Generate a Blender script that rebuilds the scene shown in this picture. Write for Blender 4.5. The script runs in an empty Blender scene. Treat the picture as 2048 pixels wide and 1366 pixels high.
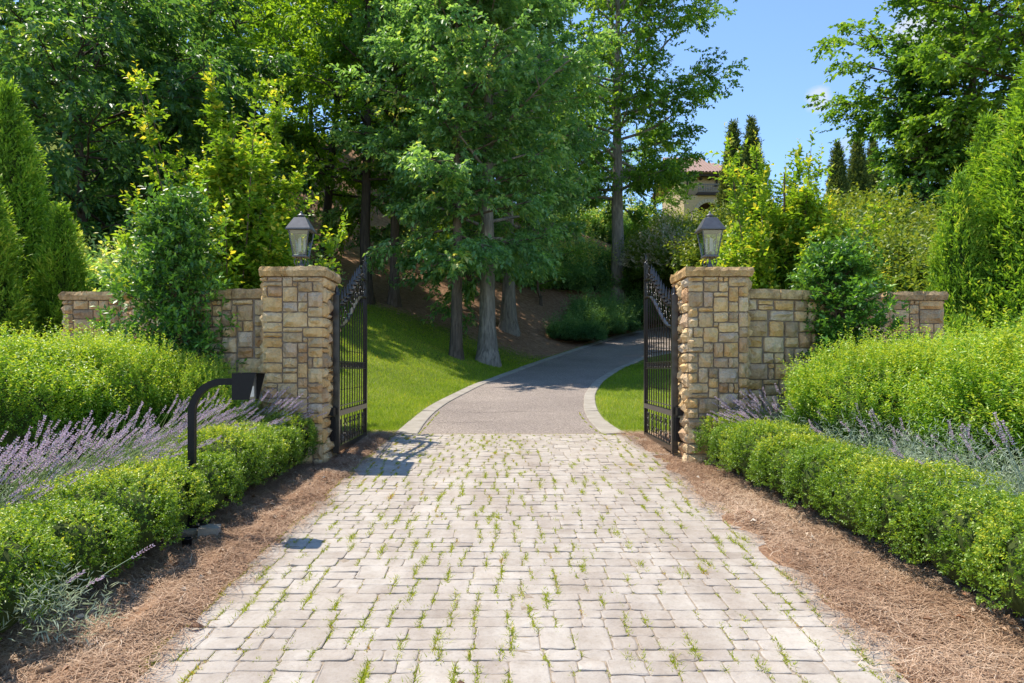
import bpy, math, random
import numpy as np
from mathutils import Vector, Matrix

R = math.radians
SC = bpy.context.scene
COL = SC.collection

# ------------------------------------------------------------------ camera, sky, sun, exposure
F_PX, CX, HY, CAMZ = 1422.0, 1011.0, 740.0, 1.46      # photograph: focal length, vanishing point, horizon (pixels of 2048x1366)
cam_d = bpy.data.cameras.new('camera'); cam = bpy.data.objects.new('camera', cam_d); COL.objects.link(cam)
cam.location = (0, 0, CAMZ); cam.rotation_euler = (R(90), 0, 0)
cam_d.sensor_width = 36.0; cam_d.lens = 36.0 * F_PX / 2048.0
cam_d.shift_x = (1024 - CX) / 2048.0; cam_d.shift_y = (HY - 683) / 2048.0
cam_d.clip_start = 0.05; cam_d.clip_end = 3000
SC.camera = cam

SUN = Vector((-0.45, 0.28, 1.0)).normalized()
w = bpy.data.worlds.new('World'); SC.world = w; w.use_nodes = True
nt = w.node_tree; nt.nodes.clear()
sky = nt.nodes.new('ShaderNodeTexSky'); sky.sky_type = 'NISHITA'; sky.sun_disc = False
sky.sun_elevation = math.asin(SUN.z); sky.sun_rotation = math.atan2(SUN.x, SUN.y)
sky.altitude = 600; sky.air_density = 1.0; sky.dust_density = 0.0; sky.ozone_density = 5.0
bg = nt.nodes.new('ShaderNodeBackground'); bg.inputs[1].default_value = 0.10
wo = nt.nodes.new('ShaderNodeOutputWorld')
def wmath(op, a, b):
    n = nt.nodes.new('ShaderNodeMath'); n.operation = op; n.use_clamp = op == 'MULTIPLY'
    for i, v in enumerate((a, b)):
        if isinstance(v, (int, float)): n.inputs[i].default_value = v
        else: nt.links.new(v, n.inputs[i])
    return n.outputs[0]
wtc = nt.nodes.new('ShaderNodeTexCoord'); wns = nt.nodes.new('ShaderNodeTexNoise'); wns.inputs['Scale'].default_value = 38; wns.inputs['Detail'].default_value = 6
wmp = nt.nodes.new('ShaderNodeMapping'); wmp.inputs['Scale'].default_value = (1, 1, 2.2)
nt.links.new(wtc.outputs['Generated'], wmp.inputs[0]); nt.links.new(wmp.outputs[0], wns.inputs['Vector'])
cloud = 0.0
for (cxp, cyp, rad, amt) in ((1638, 196, .021, .7), (1850, 66, .045, .9), (1692, 292, .016, .35)):      # puffs of cloud low in the sky
    cd = Vector(((cxp - CX) / F_PX, 1, (HY - cyp) / F_PX)).normalized()
    dn = nt.nodes.new('ShaderNodeVectorMath'); dn.operation = 'DISTANCE'; dn.inputs[1].default_value = cd; nt.links.new(wtc.outputs['Generated'], dn.inputs[0])
    f = wmath('SUBTRACT', 1.0, wmath('DIVIDE', dn.outputs['Value'], rad)); f = wmath('ADD', f, wmath('SUBTRACT', wmath('MULTIPLY_ADD', wns.outputs['Fac'], 3.0), 2.0) if False else wmath('SUBTRACT', wns.outputs['Fac'], 0.62)); f = wmath('MULTIPLY', wmath('MAXIMUM', f, 0.0), 2.2)
    cloud = wmath('MAXIMUM', cloud, wmath('MULTIPLY', f, amt))
cmx = nt.nodes.new('ShaderNodeMix'); cmx.data_type = 'RGBA'; nt.links.new(cloud, cmx.inputs['Factor']); nt.links.new(sky.outputs[0], cmx.inputs['A']); cmx.inputs['B'].default_value = (2.9, 3.15, 3.5, 1)
nt.links.new(cmx.outputs['Result'], bg.inputs[0]); nt.links.new(bg.outputs[0], wo.inputs[0])
sun_d = bpy.data.lights.new('sun', 'SUN'); sun_d.energy = 2.5; sun_d.angle = R(0.53); sun_d.color = (1.0, 0.92, 0.79)
sun_o = bpy.data.objects.new('sun', sun_d); COL.objects.link(sun_o)
sun_o.rotation_euler = SUN.to_track_quat('Z', 'Y').to_euler(); sun_o.location = (-20, 20, 40)
vs = SC.view_settings
vs.view_transform = 'Standard'; vs.look = 'None'; vs.gamma = 1.0; vs.use_curve_mapping = False
vs.exposure = 1.47
cy = SC.cycles
cy.max_bounces = 12; cy.diffuse_bounces = 6; cy.glossy_bounces = 3; cy.transmission_bounces = 8; cy.transparent_max_bounces = 8
cy.caustics_reflective = False; cy.caustics_refractive = False
cy.use_denoising = True

# ------------------------------------------------------------------ helpers
def link(o, parent=None):
    COL.objects.link(o)
    if parent is not None: o.parent = parent
    return o
def tag(o, label=None, cat=None, group=None, kind=None):
    if label: o['label'] = label
    if cat: o['category'] = cat
    if group: o['group'] = group
    if kind: o['kind'] = kind
    return o
def empty(name, loc=(0, 0, 0), rz=0.0, scale=None):
    o = bpy.data.objects.new(name, None); o.location = loc; o.rotation_euler = (0, 0, rz)
    o.empty_display_size = 0.1
    if scale: o.scale = scale
    return link(o)
def mesh(name, V, F, mat=None, tint=None, smooth=False, mask=None):
    """V (n,3); F an (m,k) int array or a list of index lists."""
    me = bpy.data.meshes.new(name)
    V = np.asarray(V, np.float32).reshape(-1, 3)
    if isinstance(F, np.ndarray):
        m, k = F.shape
        me.vertices.add(len(V)); me.vertices.foreach_set('co', V.ravel())
        me.loops.add(m * k); me.loops.foreach_set('vertex_index', F.astype(np.int32).ravel())
        me.polygons.add(m); me.polygons.foreach_set('loop_start', np.arange(0, m * k, k, dtype=np.int32))
        me.update(calc_edges=True)
    else:
        me.from_pydata(V.tolist(), [], F); me.update()
    n = len(me.polygons)
    if smooth: me.polygons.foreach_set('use_smooth', np.ones(n, bool))
    if tint is not None:
        a = me.attributes.new('tint', 'FLOAT', 'FACE')
        a.data.foreach_set('value', np.broadcast_to(np.asarray(tint, np.float32), (n,)).copy())
    if mask is not None:
        a = me.attributes.new('mask', 'FLOAT', 'POINT'); a.data.foreach_set('value', np.asarray(mask, np.float32))
    if mat is not None: me.materials.append(mat)
    return me
def obj(name, me, parent=None, loc=None, rot=None):
    o = bpy.data.objects.new(name, me)
    if loc is not None: o.location = loc
    if rot is not None: o.rotation_euler = rot
    return link(o, parent)
def copy_tree(o, parent=None):
    c = o.copy(); COL.objects.link(c); c.parent = parent
    for ch in list(o.children): copy_tree(ch, c)
    return c
def px(x, y, Y):
    return Vector(((x - CX) / F_PX * Y, Y, CAMZ + (HY - y) / F_PX * Y))
def unit(a):
    a = np.asarray(a, float); return a / np.maximum(np.linalg.norm(a, axis=-1, keepdims=True), 1e-9)
class MB:
    """collects shapes into one mesh"""
    def __init__(s): s.V = []; s.F = []; s.n = 0
    def add(s, V, F):
        V = np.asarray(V, float).reshape(-1, 3)
        s.F += [[i + s.n for i in f] for f in (F.tolist() if isinstance(F, np.ndarray) else F)]
        s.V.append(V); s.n += len(V); return s
    def box(s, x0, x1, y0, y1, z0, z1):
        V = [(x, y, z) for z in (z0, z1) for y in (y0, y1) for x in (x0, x1)]
        return s.add(V, [[0, 2, 3, 1], [4, 5, 7, 6], [0, 1, 5, 4], [2, 6, 7, 3], [0, 4, 6, 2], [1, 3, 7, 5]])
    def frustum(s, w0, z0, w1, z1, cap=True):
        V = [(-w0, -w0, z0), (w0, -w0, z0), (w0, w0, z0), (-w0, w0, z0), (-w1, -w1, z1), (w1, -w1, z1), (w1, w1, z1), (-w1, w1, z1)]
        F = [[0, 1, 5, 4], [1, 2, 6, 5], [2, 3, 7, 6], [3, 0, 4, 7]]
        if cap: F += [[3, 2, 1, 0], [4, 5, 6, 7]]
        return s.add(V, F)
    def tube(s, P, r, n=6, cap=True):
        V, F = tube(P, r, n); F = F.tolist()
        if cap: F += [list(range(n))[::-1], list(range(len(V) - n, len(V)))]
        return s.add(V, F)
    def lathe(s, prof, n=10, c=(0, 0, 0)):
        V = []; F = []
        for (r, z) in prof:
            for k in range(n): V.append((c[0] + r * math.cos(k * 2 * math.pi / n), c[1] + r * math.sin(k * 2 * math.pi / n), c[2] + z))
        for i in range(len(prof) - 1):
            for k in range(n): F.append([i * n + k, i * n + (k + 1) % n, (i + 1) * n + (k + 1) % n, (i + 1) * n + k])
        return s.add(V, F)
    def me(s, name, mat, smooth=False, tint=None):
        return mesh(name, np.concatenate(s.V), s.F, mat, tint, smooth)
def tube(P, r, n=6):
    P = np.asarray(P, float); m = len(P); r = np.broadcast_to(np.asarray(r, float), (m,))
    T = np.gradient(P, axis=0); T = unit(T)
    ref = np.array([0, 1.0, 0]) if abs(T[:, 1]).max() < 0.9 else (np.array([1.0, 0, 0]) if abs(T[:, 0]).max() < 0.9 else np.array([.35, .2, .9]))
    A = unit(np.cross(T, ref)); B = np.cross(T, A)
    a = np.arange(n) * 2 * math.pi / n
    V = P[:, None, :] + r[:, None, None] * (np.cos(a)[None, :, None] * A[:, None, :] + np.sin(a)[None, :, None] * B[:, None, :])
    i = np.arange(m - 1)[:, None] * n; k = np.arange(n)[None, :]; k2 = (k + 1) % n
    Fq = np.stack([i + k, i + k2, i + n + k2, i + n + k], -1).reshape(-1, 4)
    return V.reshape(-1, 3), Fq
def sstep(x, a, b):
    t = np.clip((np.asarray(x, float) - a) / (b - a), 0, 1); return t * t * (3 - 2 * t)
def wav(rng, n, f):
    """smooth pseudo noise of a 3-D position: sum of sines"""
    K = rng.normal(size=(n, 3)) * f; ph = rng.uniform(0, 6.28, n)
    return lambda P: np.sin(np.asarray(P) @ K.T + ph).sum(-1) / math.sqrt(n)

# ------------------------------------------------------------------ materials
def node_mat(name):
    m = bpy.data.materials.new(name); m.use_nodes = True; t = m.node_tree; t.nodes.clear()
    out = t.nodes.new('ShaderNodeOutputMaterial'); return m, t, out
def ramp(t, src, stops, interp='LINEAR'):
    r = t.nodes.new('ShaderNodeValToRGB'); r.color_ramp.interpolation = interp
    el = r.color_ramp.elements
    while len(el) < len(stops): el.new(0.5)
    for e, (p, c) in zip(el, stops): e.position = p; e.color = (*c, 1) if len(c) == 3 else c
    t.links.new(src, r.inputs[0]); return r.outputs[0]
def noise(t, scale, detail=4, rough=0.55, coord='Object', vec=None, stretch=None):
    n = t.nodes.new('ShaderNodeTexNoise'); n.inputs['Scale'].default_value = scale; n.inputs['Detail'].default_value = detail
    n.inputs['Roughness'].default_value = rough
    if vec is None:
        c = t.nodes.new('ShaderNodeTexCoord') if coord != 'World' else t.nodes.new('ShaderNodeNewGeometry')
        vec = c.outputs[coord] if coord != 'World' else c.outputs['Position']
    if stretch:
        mp = t.nodes.new('ShaderNodeMapping'); mp.inputs['Scale'].default_value = stretch; t.links.new(vec, mp.inputs[0]); vec = mp.outputs[0]
    t.links.new(vec, n.inputs['Vector']); return n.outputs['Fac']
def mixc(t, a, b, fac, mode='MIX'):
    m = t.nodes.new('ShaderNodeMix'); m.data_type = 'RGBA'; m.blend_type = mode
    for s, v in ((m.inputs['Factor'], fac), (m.inputs['A'], a), (m.inputs['B'], b)):
        if isinstance(v, (int, float)): s.default_value = v
        elif isinstance(v, tuple): s.default_value = (*v, 1)
        else: t.links.new(v, s)
    return m.outputs['Result']
def bump(t, h, strength, dist):
    b = t.nodes.new('ShaderNodeBump'); b.inputs['Strength'].default_value = strength; b.inputs['Distance'].default_value = dist
    t.links.new(h, b.inputs['Height']); return b.outputs[0]
def attr(t, name):
    a = t.nodes.new('ShaderNodeAttribute'); a.attribute_name = name; return a.outputs['Fac']
def prin(t, out, color, rough=0.7, spec=0.4, normal=None, metal=0.0):
    p = t.nodes.new('ShaderNodeBsdfPrincipled')
    if isinstance(color, tuple): p.inputs['Base Color'].default_value = (*color, 1)
    else: t.links.new(color, p.inputs['Base Color'])
    if isinstance(rough, (int, float)): p.inputs['Roughness'].default_value = rough
    else: t.links.new(rough, p.inputs['Roughness'])
    p.inputs['Specular IOR Level'].default_value = spec; p.inputs['Metallic'].default_value = metal
    if normal is not None: t.links.new(normal, p.inputs['Normal'])
    if out is not None: t.links.new(p.outputs[0], out.inputs[0])
    return p
def leaf_mat(name, stops, trans=0.4, tcol=(1.25, 1.15, 0.45), rough=0.42, spec=0.5):
    m, t, out = node_mat(name)
    c = ramp(t, attr(t, 'tint'), stops)
    p = prin(t, None, c, rough, spec)
    tr = t.nodes.new('ShaderNodeBsdfTranslucent')
    t.links.new(mixc(t, c, tcol, 1.0, 'MULTIPLY'), tr.inputs[0])
    mx = t.nodes.new('ShaderNodeMixShader'); mx.inputs[0].default_value = trans
    t.links.new(p.outputs[0], mx.inputs[1]); t.links.new(tr.outputs[0], mx.inputs[2]); t.links.new(mx.outputs[0], out.inputs[0])
    return m
def plain(name, color, rough=0.6, spec=0.4, var=0.0, scale=20, metal=0.0, bmp=0.0):
    m, t, out = node_mat(name)
    n = noise(t, scale)
    c = ramp(t, n, [(0.25, tuple(x * (1 - var) for x in color)), (0.75, tuple(min(1, x * (1 + var)) for x in color))])
    prin(t, out, c, rough, spec, bump(t, n, bmp, 0.01) if bmp else None, metal); return m
def tint_mat(name, stops, rough=0.8, spec=0.3):
    m, t, out = node_mat(name); prin(t, out, ramp(t, attr(t, 'tint'), stops), rough, spec); return m

M = {}
# foliage: tint 0 = old inner leaf, 1 = young shoot
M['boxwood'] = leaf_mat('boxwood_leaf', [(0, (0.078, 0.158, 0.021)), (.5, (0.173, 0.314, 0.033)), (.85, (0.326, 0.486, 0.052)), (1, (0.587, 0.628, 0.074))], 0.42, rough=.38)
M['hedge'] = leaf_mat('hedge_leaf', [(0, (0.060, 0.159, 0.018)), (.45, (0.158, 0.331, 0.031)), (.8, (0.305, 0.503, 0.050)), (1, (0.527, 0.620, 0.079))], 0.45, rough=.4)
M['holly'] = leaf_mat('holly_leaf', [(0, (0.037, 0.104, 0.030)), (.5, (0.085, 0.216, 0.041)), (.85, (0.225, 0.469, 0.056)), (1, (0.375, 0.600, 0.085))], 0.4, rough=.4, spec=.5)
M['hornbeam'] = leaf_mat('hornbeam_leaf', [(0, (0.080, 0.178, 0.021)), (.5, (0.174, 0.335, 0.032)), (.85, (0.349, 0.513, 0.045)), (1, (0.660, 0.613, 0.079))], 0.55)
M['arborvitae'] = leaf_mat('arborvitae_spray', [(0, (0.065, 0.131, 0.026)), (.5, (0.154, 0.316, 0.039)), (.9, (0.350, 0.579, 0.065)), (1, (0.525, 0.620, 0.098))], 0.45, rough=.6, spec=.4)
M['oak'] = leaf_mat('oak_leaf', [(0, (0.113, 0.243, 0.095)), (.5, (0.218, 0.427, 0.154)), (.85, (0.424, 0.627, 0.186)), (1, (0.660, 0.660, 0.222))], .55, (1.3, 1.2, .5), rough=.48, spec=.9)
M['hickory'] = leaf_mat('hickory_leaf', [(0, (0.055, 0.146, 0.058)), (.5, (0.112, 0.259, 0.089)), (.85, (0.247, 0.415, 0.089)), (1, (0.532, 0.580, 0.119))], .55, (1.3, 1.2, .45), rough=.45, spec=.8)
M['maple'] = leaf_mat('maple_leaf', [(0, (0.090, 0.201, 0.036)), (.5, (0.171, 0.335, 0.051)), (.85, (0.320, 0.506, 0.065)), (1, (0.540, 0.630, 0.091))], 0.52, (1.3, 1.2, .45), rough=.48, spec=.7)
M['wood_leaf'] = leaf_mat('woodland_leaf', [(0, (0.101, 0.213, 0.031)), (.5, (0.202, 0.367, 0.042)), (.85, (0.384, 0.561, 0.053)), (1, (0.646, 0.660, 0.079))], 0.6, (1.35, 1.25, .4), rough=.5, spec=.6)
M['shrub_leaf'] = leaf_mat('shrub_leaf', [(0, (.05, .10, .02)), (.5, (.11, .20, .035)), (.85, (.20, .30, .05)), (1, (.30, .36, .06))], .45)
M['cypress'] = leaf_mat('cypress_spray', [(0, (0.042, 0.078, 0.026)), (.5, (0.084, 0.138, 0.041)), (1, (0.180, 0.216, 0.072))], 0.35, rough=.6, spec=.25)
M['juniper'] = leaf_mat('juniper_spray', [(0, (0.050, 0.136, 0.056)), (.5, (0.102, 0.250, 0.091)), (1, (0.227, 0.408, 0.136))], 0.4, rough=.55, spec=.4)
M['lav_leaf'] = leaf_mat('lavender_leaf', [(0, (.24, .31, .20)), (.5, (.40, .48, .35)), (1, (.56, .62, .50))], .3, (1.0, 1.05, .8), rough=.7, spec=.2)
M['lav_stem'] = leaf_mat('lavender_stem', [(0, (.24, .33, .10)), (1, (.30, .40, .14))], .3, rough=.6, spec=.2)
M['lav_flower'] = leaf_mat('lavender_flower', [(0, (0.424, 0.320, 0.418)), (.5, (0.583, 0.466, 0.551)), (1, (0.660, 0.621, 0.660))], .35, (1.05, .95, 1.05), rough=.7, spec=.15)
M['panicle'] = leaf_mat('panicle_flower', [(0, (0.460, 0.391, 0.286)), (.5, (0.660, 0.598, 0.440)), (1, (0.660, 0.660, 0.550))], .35, (1, .98, .85), rough=.8, spec=.1)
M['grass'] = leaf_mat('grass_blade', [(0, (0.143, 0.241, 0.022)), (.5, (0.265, 0.405, 0.036)), (.85, (0.427, 0.551, 0.053)), (1, (0.660, 0.561, 0.108))], 0.5, rough=.5, spec=.3)
M['weed'] = leaf_mat('joint_weed', [(0, (0.207, 0.287, 0.020)), (.6, (0.414, 0.483, 0.045)), (.9, (0.575, 0.552, 0.080)), (1, (0.517, 0.299, 0.100))], .45, rough=.5, spec=.3)
M['straw'] = tint_mat('pine_straw', [(0, (.19, .105, .064)), (.4, (.39, .245, .15)), (.8, (.57, .40, .27)), (1, (.72, .57, .42))], .75)
M['drylitter'] = tint_mat('dry_leaf', [(0, (.30, .13, .06)), (.5, (.45, .33, .22)), (1, (.60, .52, .42))], .7)
M['twig'] = plain('twig_bark', (.13, .09, .06), .9, .2, .3)
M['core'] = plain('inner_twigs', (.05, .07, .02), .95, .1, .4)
M['iron'] = plain('black_iron', (.022, .018, .016), .30, .6, .35, 30)
M['postpaint'] = plain('black_powder_coat', (.009, .009, .010), .5, .25, .2, 60)
M['lampmetal'] = plain('aged_lantern_metal', (.115, .117, .125), .45, .5, .2, 18, metal=.4)
M['candle'] = plain('candle_sleeve', (.74, .70, .60), .5, .3, .06)
M['steel'] = plain('brushed_panel', (.40, .40, .38), .30, .5, .1, 40, metal=.8)
M['white'] = plain('keypad_sheet', (.72, .72, .68), .5, .3, .06)
M['rust'] = plain('rusty_hinge', (.055, .030, .022), .7, .3, .5, 40)
def bark(name, c0, c1, sc=5.0, moss=False):
    m, t, out = node_mat(name)
    n = noise(t, sc, 6, .65, stretch=(2.6, 2.6, .42)); n2 = noise(t, 1.3, 3)
    c = ramp(t, n, [(.32, c0), (.62, c1)])
    c = mixc(t, c, tuple(x * .62 for x in c1), ramp(t, n2, [(.4, (0, 0, 0)), (.65, (.8, .8, .8))]))
    prin(t, out, c, .9, .2, bump(t, n, .9, .06)); return m
M['bark_grey'] = bark('grey_furrowed_bark', (.095, .08, .065), (.40, .345, .285))
M['bark_brown'] = bark('brown_bark', (.055, .04, .03), (.20, .15, .11))
M['bark_dark'] = bark('dark_bark', (.03, .024, .02), (.115, .09, .07))
def glass_mat():
    m, t, out = node_mat('lantern_glass')
    tr = t.nodes.new('ShaderNodeBsdfTransparent'); tr.inputs[0].default_value = (.90, .94, .92, 1)
    gl = t.nodes.new('ShaderNodeBsdfGlossy'); gl.inputs['Roughness'].default_value = .05
    fr = t.nodes.new('ShaderNodeValue'); fr.outputs[0].default_value = .14
    mx = t.nodes.new('ShaderNodeMixShader'); t.links.new(fr.outputs[0], mx.inputs[0]); t.links.new(tr.outputs[0], mx.inputs[1]); t.links.new(gl.outputs[0], mx.inputs[2])
    t.links.new(mx.outputs[0], out.inputs[0]); return m
M['glass'] = glass_mat()
def stone_mat(name, dark=1.0):
    m, t, out = node_mat(name)
    a = attr(t, 'tint')
    c = ramp(t, a, [(0, (.44, .33, .22)), (.15, (.60, .45, .27)), (.32, (.74, .56, .33)), (.5, (.80, .60, .34)), (.64, (.72, .47, .21)), (.8, (.76, .62, .42)), (.92, (.58, .35, .18)), (1, (.64, .56, .45))])
    n = noise(t, 5, 5, .6, 'World'); n2 = noise(t, 38, 5, .65, 'World')
    c = mixc(t, c, ramp(t, n, [(.28, (.66, .54, .42)), (.5, (.97, .95, .92)), (.7, (1.12, 1.04, .88))]), .6, 'MULTIPLY')
    c = mixc(t, c, ramp(t, n2, [(.3, (.80, .78, .76)), (.65, (1.06, 1.06, 1.04))]), .8, 'MULTIPLY')
    if dark != 1.0: c = mixc(t, c, ramp(t, noise(t, 7, 5, .7, 'World'), [(.38, (.48, .45, .40)), (.62, (.95, .93, .88))]), .85, 'MULTIPLY')
    c = mixc(t, c, ramp(t, noise(t, 9, 4, .6, 'World', stretch=(1.6, 1.6, .22)), [(.36, (.78, .74, .68)), (.54, (1.08, 1.07, 1.05))]), .55, 'MULTIPLY')
    h = mixc(t, n2, noise(t, 11, 5, .6, 'World'), .55)
    prin(t, out, c, .9, .2, bump(t, h, 1.0, .06)); return m
M['stone'] = stone_mat('buff_sandstone')
M['coping'] = stone_mat('weathered_coping_stone', .7)
M['mortar'] = plain('mortar', (.25, .20, .155), .95, .1, .25, 25, bmp=.6)
def paver_mat():
    m, t, out = node_mat('tumbled_paver')
    c = ramp(t, attr(t, 'tint'), [(0, (.37, .325, .28)), (.45, (.445, .398, .345)), (.8, (.48, .436, .383)), (1, (.395, .345, .30))])
    n = noise(t, 2.2, 4, .6, 'World'); n2 = noise(t, 45, 5, .7, 'World'); n3 = noise(t, 9, 4, .6, 'World')
    c = mixc(t, c, ramp(t, n, [(.3, (.84, .79, .75)), (.55, (1, 1, 1)), (.75, (1.1, 1.08, 1.05))]), .8, 'MULTIPLY')
    c = mixc(t, c, ramp(t, noise(t, 1.0, 4, .6, 'World', stretch=(2.2, .35, 1)), [(.38, (.83, .80, .78)), (.58, (1.03, 1.03, 1.02))]), .7, 'MULTIPLY')
    c = mixc(t, c, ramp(t, n2, [(.25, (.66, .63, .60)), (.5, (1, 1, 1))]), .6, 'MULTIPLY')
    c = mixc(t, c, ramp(t, n3, [(.35, (.80, .76, .72)), (.6, (1.03, 1.03, 1.03))]), .6, 'MULTIPLY')
    prin(t, out, c, .88, .25, bump(t, mixc(t, n2, n3, .55), .75, .012)); return m
M['paver'] = paver_mat()
def asphalt_mat():
    m, t, out = node_mat('exposed_aggregate_asphalt')
    n = noise(t, 34, 5, .85, 'World'); n2 = noise(t, .6, 4, .6, 'World')
    c = ramp(t, n, [(.38, (.115, .092, .078)), (.5, (.255, .212, .182)), (.62, (.48, .42, .37))])
    c = mixc(t, c, ramp(t, n2, [(.3, (.78, .76, .76)), (.7, (1.1, 1.08, 1.06))]), .8, 'MULTIPLY')
    prin(t, out, c, .85, .3, bump(t, n, .5, .006)); return m
M['asphalt'] = asphalt_mat()
def concrete_mat():
    m, t, out = node_mat('kerb_concrete')
    n = noise(t, 3, 5, .65, 'World'); n2 = noise(t, 80, 3, .6, 'World')
    c = ramp(t, n, [(.3, (.30, .265, .22)), (.7, (.44, .40, .34))]); c = mixc(t, c, ramp(t, n2, [(.3, (.75, .74, .72)), (.6, (1, 1, 1))]), .7, 'MULTIPLY')
    prin(t, out, c, .9, .2, bump(t, n2, .4, .005)); return m
M['concrete'] = concrete_mat()
M['joint'] = plain('joint_soil', (.30, .245, .185), .95, .1, .4, 30)
def ground_mat():
    m, t, out = node_mat('lawn_and_pine_straw')
    k = attr(t, 'mask')
    n = noise(t, .9, 4, .6, 'World'); n2 = noise(t, 30, 5, .7, 'World'); n3 = noise(t, 5, 4, .65, 'World')
    lawn = ramp(t, mixc(t, n, n2, .45), [(.3, (.085, .13, .018)), (.5, (.16, .205, .032)), (.7, (.27, .29, .06))])
    straw = ramp(t, mixc(t, n3, n2, .5), [(.3, (.13, .07, .042)), (.5, (.30, .175, .105)), (.72, (.50, .33, .21))])
    add = t.nodes.new('ShaderNodeMath'); add.operation = 'MULTIPLY_ADD'; t.links.new(n3, add.inputs[0]); add.inputs[1].default_value = .9; add.inputs[2].default_value = -.45
    add2 = t.nodes.new('ShaderNodeMath'); add2.operation = 'ADD'; t.links.new(k, add2.inputs[0]); t.links.new(add.outputs[0], add2.inputs[1])
    f = ramp(t, add2.outputs[0], [(.42, (0, 0, 0)), (.58, (1, 1, 1))])
    prin(t, out, mixc(t, lawn, straw, f), .95, .1, bump(t, mixc(t, n2, n3, .4), .9, .05)); return m
M['ground'] = ground_mat()
M['brick'] = None

# ------------------------------------------------------------------ terrain
_yy = np.arange(-12, 400, .25)
_zz = np.interp(_yy, [-12, 0, 9, 10.7, 13, 17, 22, 27, 32, 38, 50, 85, 160, 400], [-.771, -.075, .447, .50, .60, .87, 1.25, 1.75, 2.45, 3.4, 5.6, 12, 24, 46])
_zs = np.convolve(np.pad(_zz, 4, mode='edge'), np.ones(9) / 9, 'valid'); _zs[_yy < 8] = _zz[_yy < 8]; _zs[-6:] = _zz[-6:]
def zr(Y): return np.interp(Y, _yy, _zs)
def road_pt(x, y):
    Y = np.linspace(9.5, 60, 6000); e = HY - F_PX * (zr(Y) - CAMZ) / Y - y
    i = int(np.argmin(np.abs(e))); return ((x - CX) / F_PX * Y[i], Y[i])
LEFT_E = [(-1.66, 10.62)] + [road_pt(*p) for p in ((813, 849), (832, 829), (876, 802), (943, 770), (993, 752), (1072, 723), (1157, 695), (1236, 670))]
RIGHT_E = [(1.80, 10.62)] + [road_pt(*p) for p in ((1216, 849), (1192, 817), (1189, 788), (1207, 761), (1242, 738), (1295, 714))]
def resample(P, step, extra):
    P = np.array(P + extra, float)
    d = np.r_[0, np.cumsum(np.hypot(*np.diff(P, axis=0).T))]; s = np.arange(0, d[-1], step)
    Q = np.stack([np.interp(s, d, P[:, 0]), np.interp(s, d, P[:, 1])], 1)
    for _ in range(6):
        Q[1:-1] = .25 * Q[:-2] + .5 * Q[1:-1] + .25 * Q[2:]
    return Q
xl, yl = LEFT_E[-1]; xr_, yr_ = RIGHT_E[-1]
EL = resample(LEFT_E, .4, [(xl + 2.6, yl + 3.2), (xl + 7, yl + 7), (xl + 15, yl + 11)])
ER = resample(RIGHT_E, .4, [(xr_ + 2.6, yr_ + 2.6), (xr_ + 8, yr_ + 6.0), (xr_ + 18, yr_ + 10.0)])
def XL(Y): return np.interp(Y, EL[:, 1], EL[:, 0])
def XR(Y): return np.interp(Y, ER[:, 1], ER[:, 0])
_gn = wav(np.random.default_rng(5), 10, .35); _gn2 = wav(np.random.default_rng(6), 10, 3.0)
def gz(X, Y):
    X = np.asarray(X, float); Y = np.asarray(Y, float)
    z = zr(Y)
    dl = np.maximum(0, XL(Y) - .15 - X); dr = np.maximum(0, X - XR(Y) - .15)
    soft = lambda d: np.minimum(np.sqrt(d * d + .64) - .8, 45.0)
    flat = np.minimum(dl, 6) + .10 * np.maximum(dl - 6, 0); dl2 = flat + (dl - flat) * sstep(Y, 22, 33)
    z = z + .37 * sstep(Y, 11.5, 20) * soft(dl2) + .17 * sstep(Y, 12, 24) * soft(dr)
    P = np.stack([X, Y, 0 * X], -1)
    off = np.minimum(dl + dr, 1.5) / 1.5
    z = z + off * (.05 * _gn(P) * sstep(Y, 9, 16) + .012 * _gn2(P))
    edge = (Y < 10.6) & (X > -1.9) & (X < 2.0)
    z = np.where(edge, zr(Y) - .006 + .016 * _gn2(P * 1.7) + .03 * np.clip(np.maximum(-1.63 - X, X - 1.79) / .25, -.3, 1), z)
    road = ((X > XL(Y) + .05) & (X < XR(Y) - .05)) | ((Y < 10.8) & (X > -1.46) & (X < 1.62))
    return np.where(road, zr(Y) - .07, z)
def gzf(x, y): return float(gz(np.array(x), np.array(y)))

def axis(lo, hi, fine_lo, fine_hi, fine, g=1.12):
    a = list(np.arange(fine_lo, fine_hi, fine)); s = fine
    while a[-1] < hi: s *= g; a.append(a[-1] + s)
    s = fine
    while a[0] > lo: s *= g; a.insert(0, a[0] - s)
    return np.array(a)
gx = axis(-320, 320, -7.5, 8.5, .16); gy = axis(-10, 390, 2.2, 32, .16)
GX, GY = np.meshgrid(gx, gy); GZ = gz(GX, GY)
mask = np.where(GY < 10.75, 1.0, 0.0)
mask = np.maximum(mask, sstep(GY + .6 * _gn(np.stack([GX, GY, 0 * GX], -1)), 25.0, 32.0) * (GX < XL(GY) - .1) * sstep(GX, -15, -11) * (1 - sstep(GY, 50, 54)))
mask = np.maximum(mask, np.where((np.abs(GX) > 2.6 + .8 * np.clip(GY - 10.7, 0, 3)) & (GY < 14), 1.0, 0.0))
ny, nx = GX.shape
ii = (np.arange(ny - 1)[:, None] * nx + np.arange(nx - 1)[None, :]).ravel()
gme = mesh('ground', np.stack([GX, GY, GZ], -1).reshape(-1, 3), np.stack([ii, ii + 1, ii + nx + 1, ii + nx], 1), M['ground'], smooth=True, mask=mask.ravel())
tag(obj('ground', gme), 'sloping lawn and pine straw ground rising into the woods', kind='structure')

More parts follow.
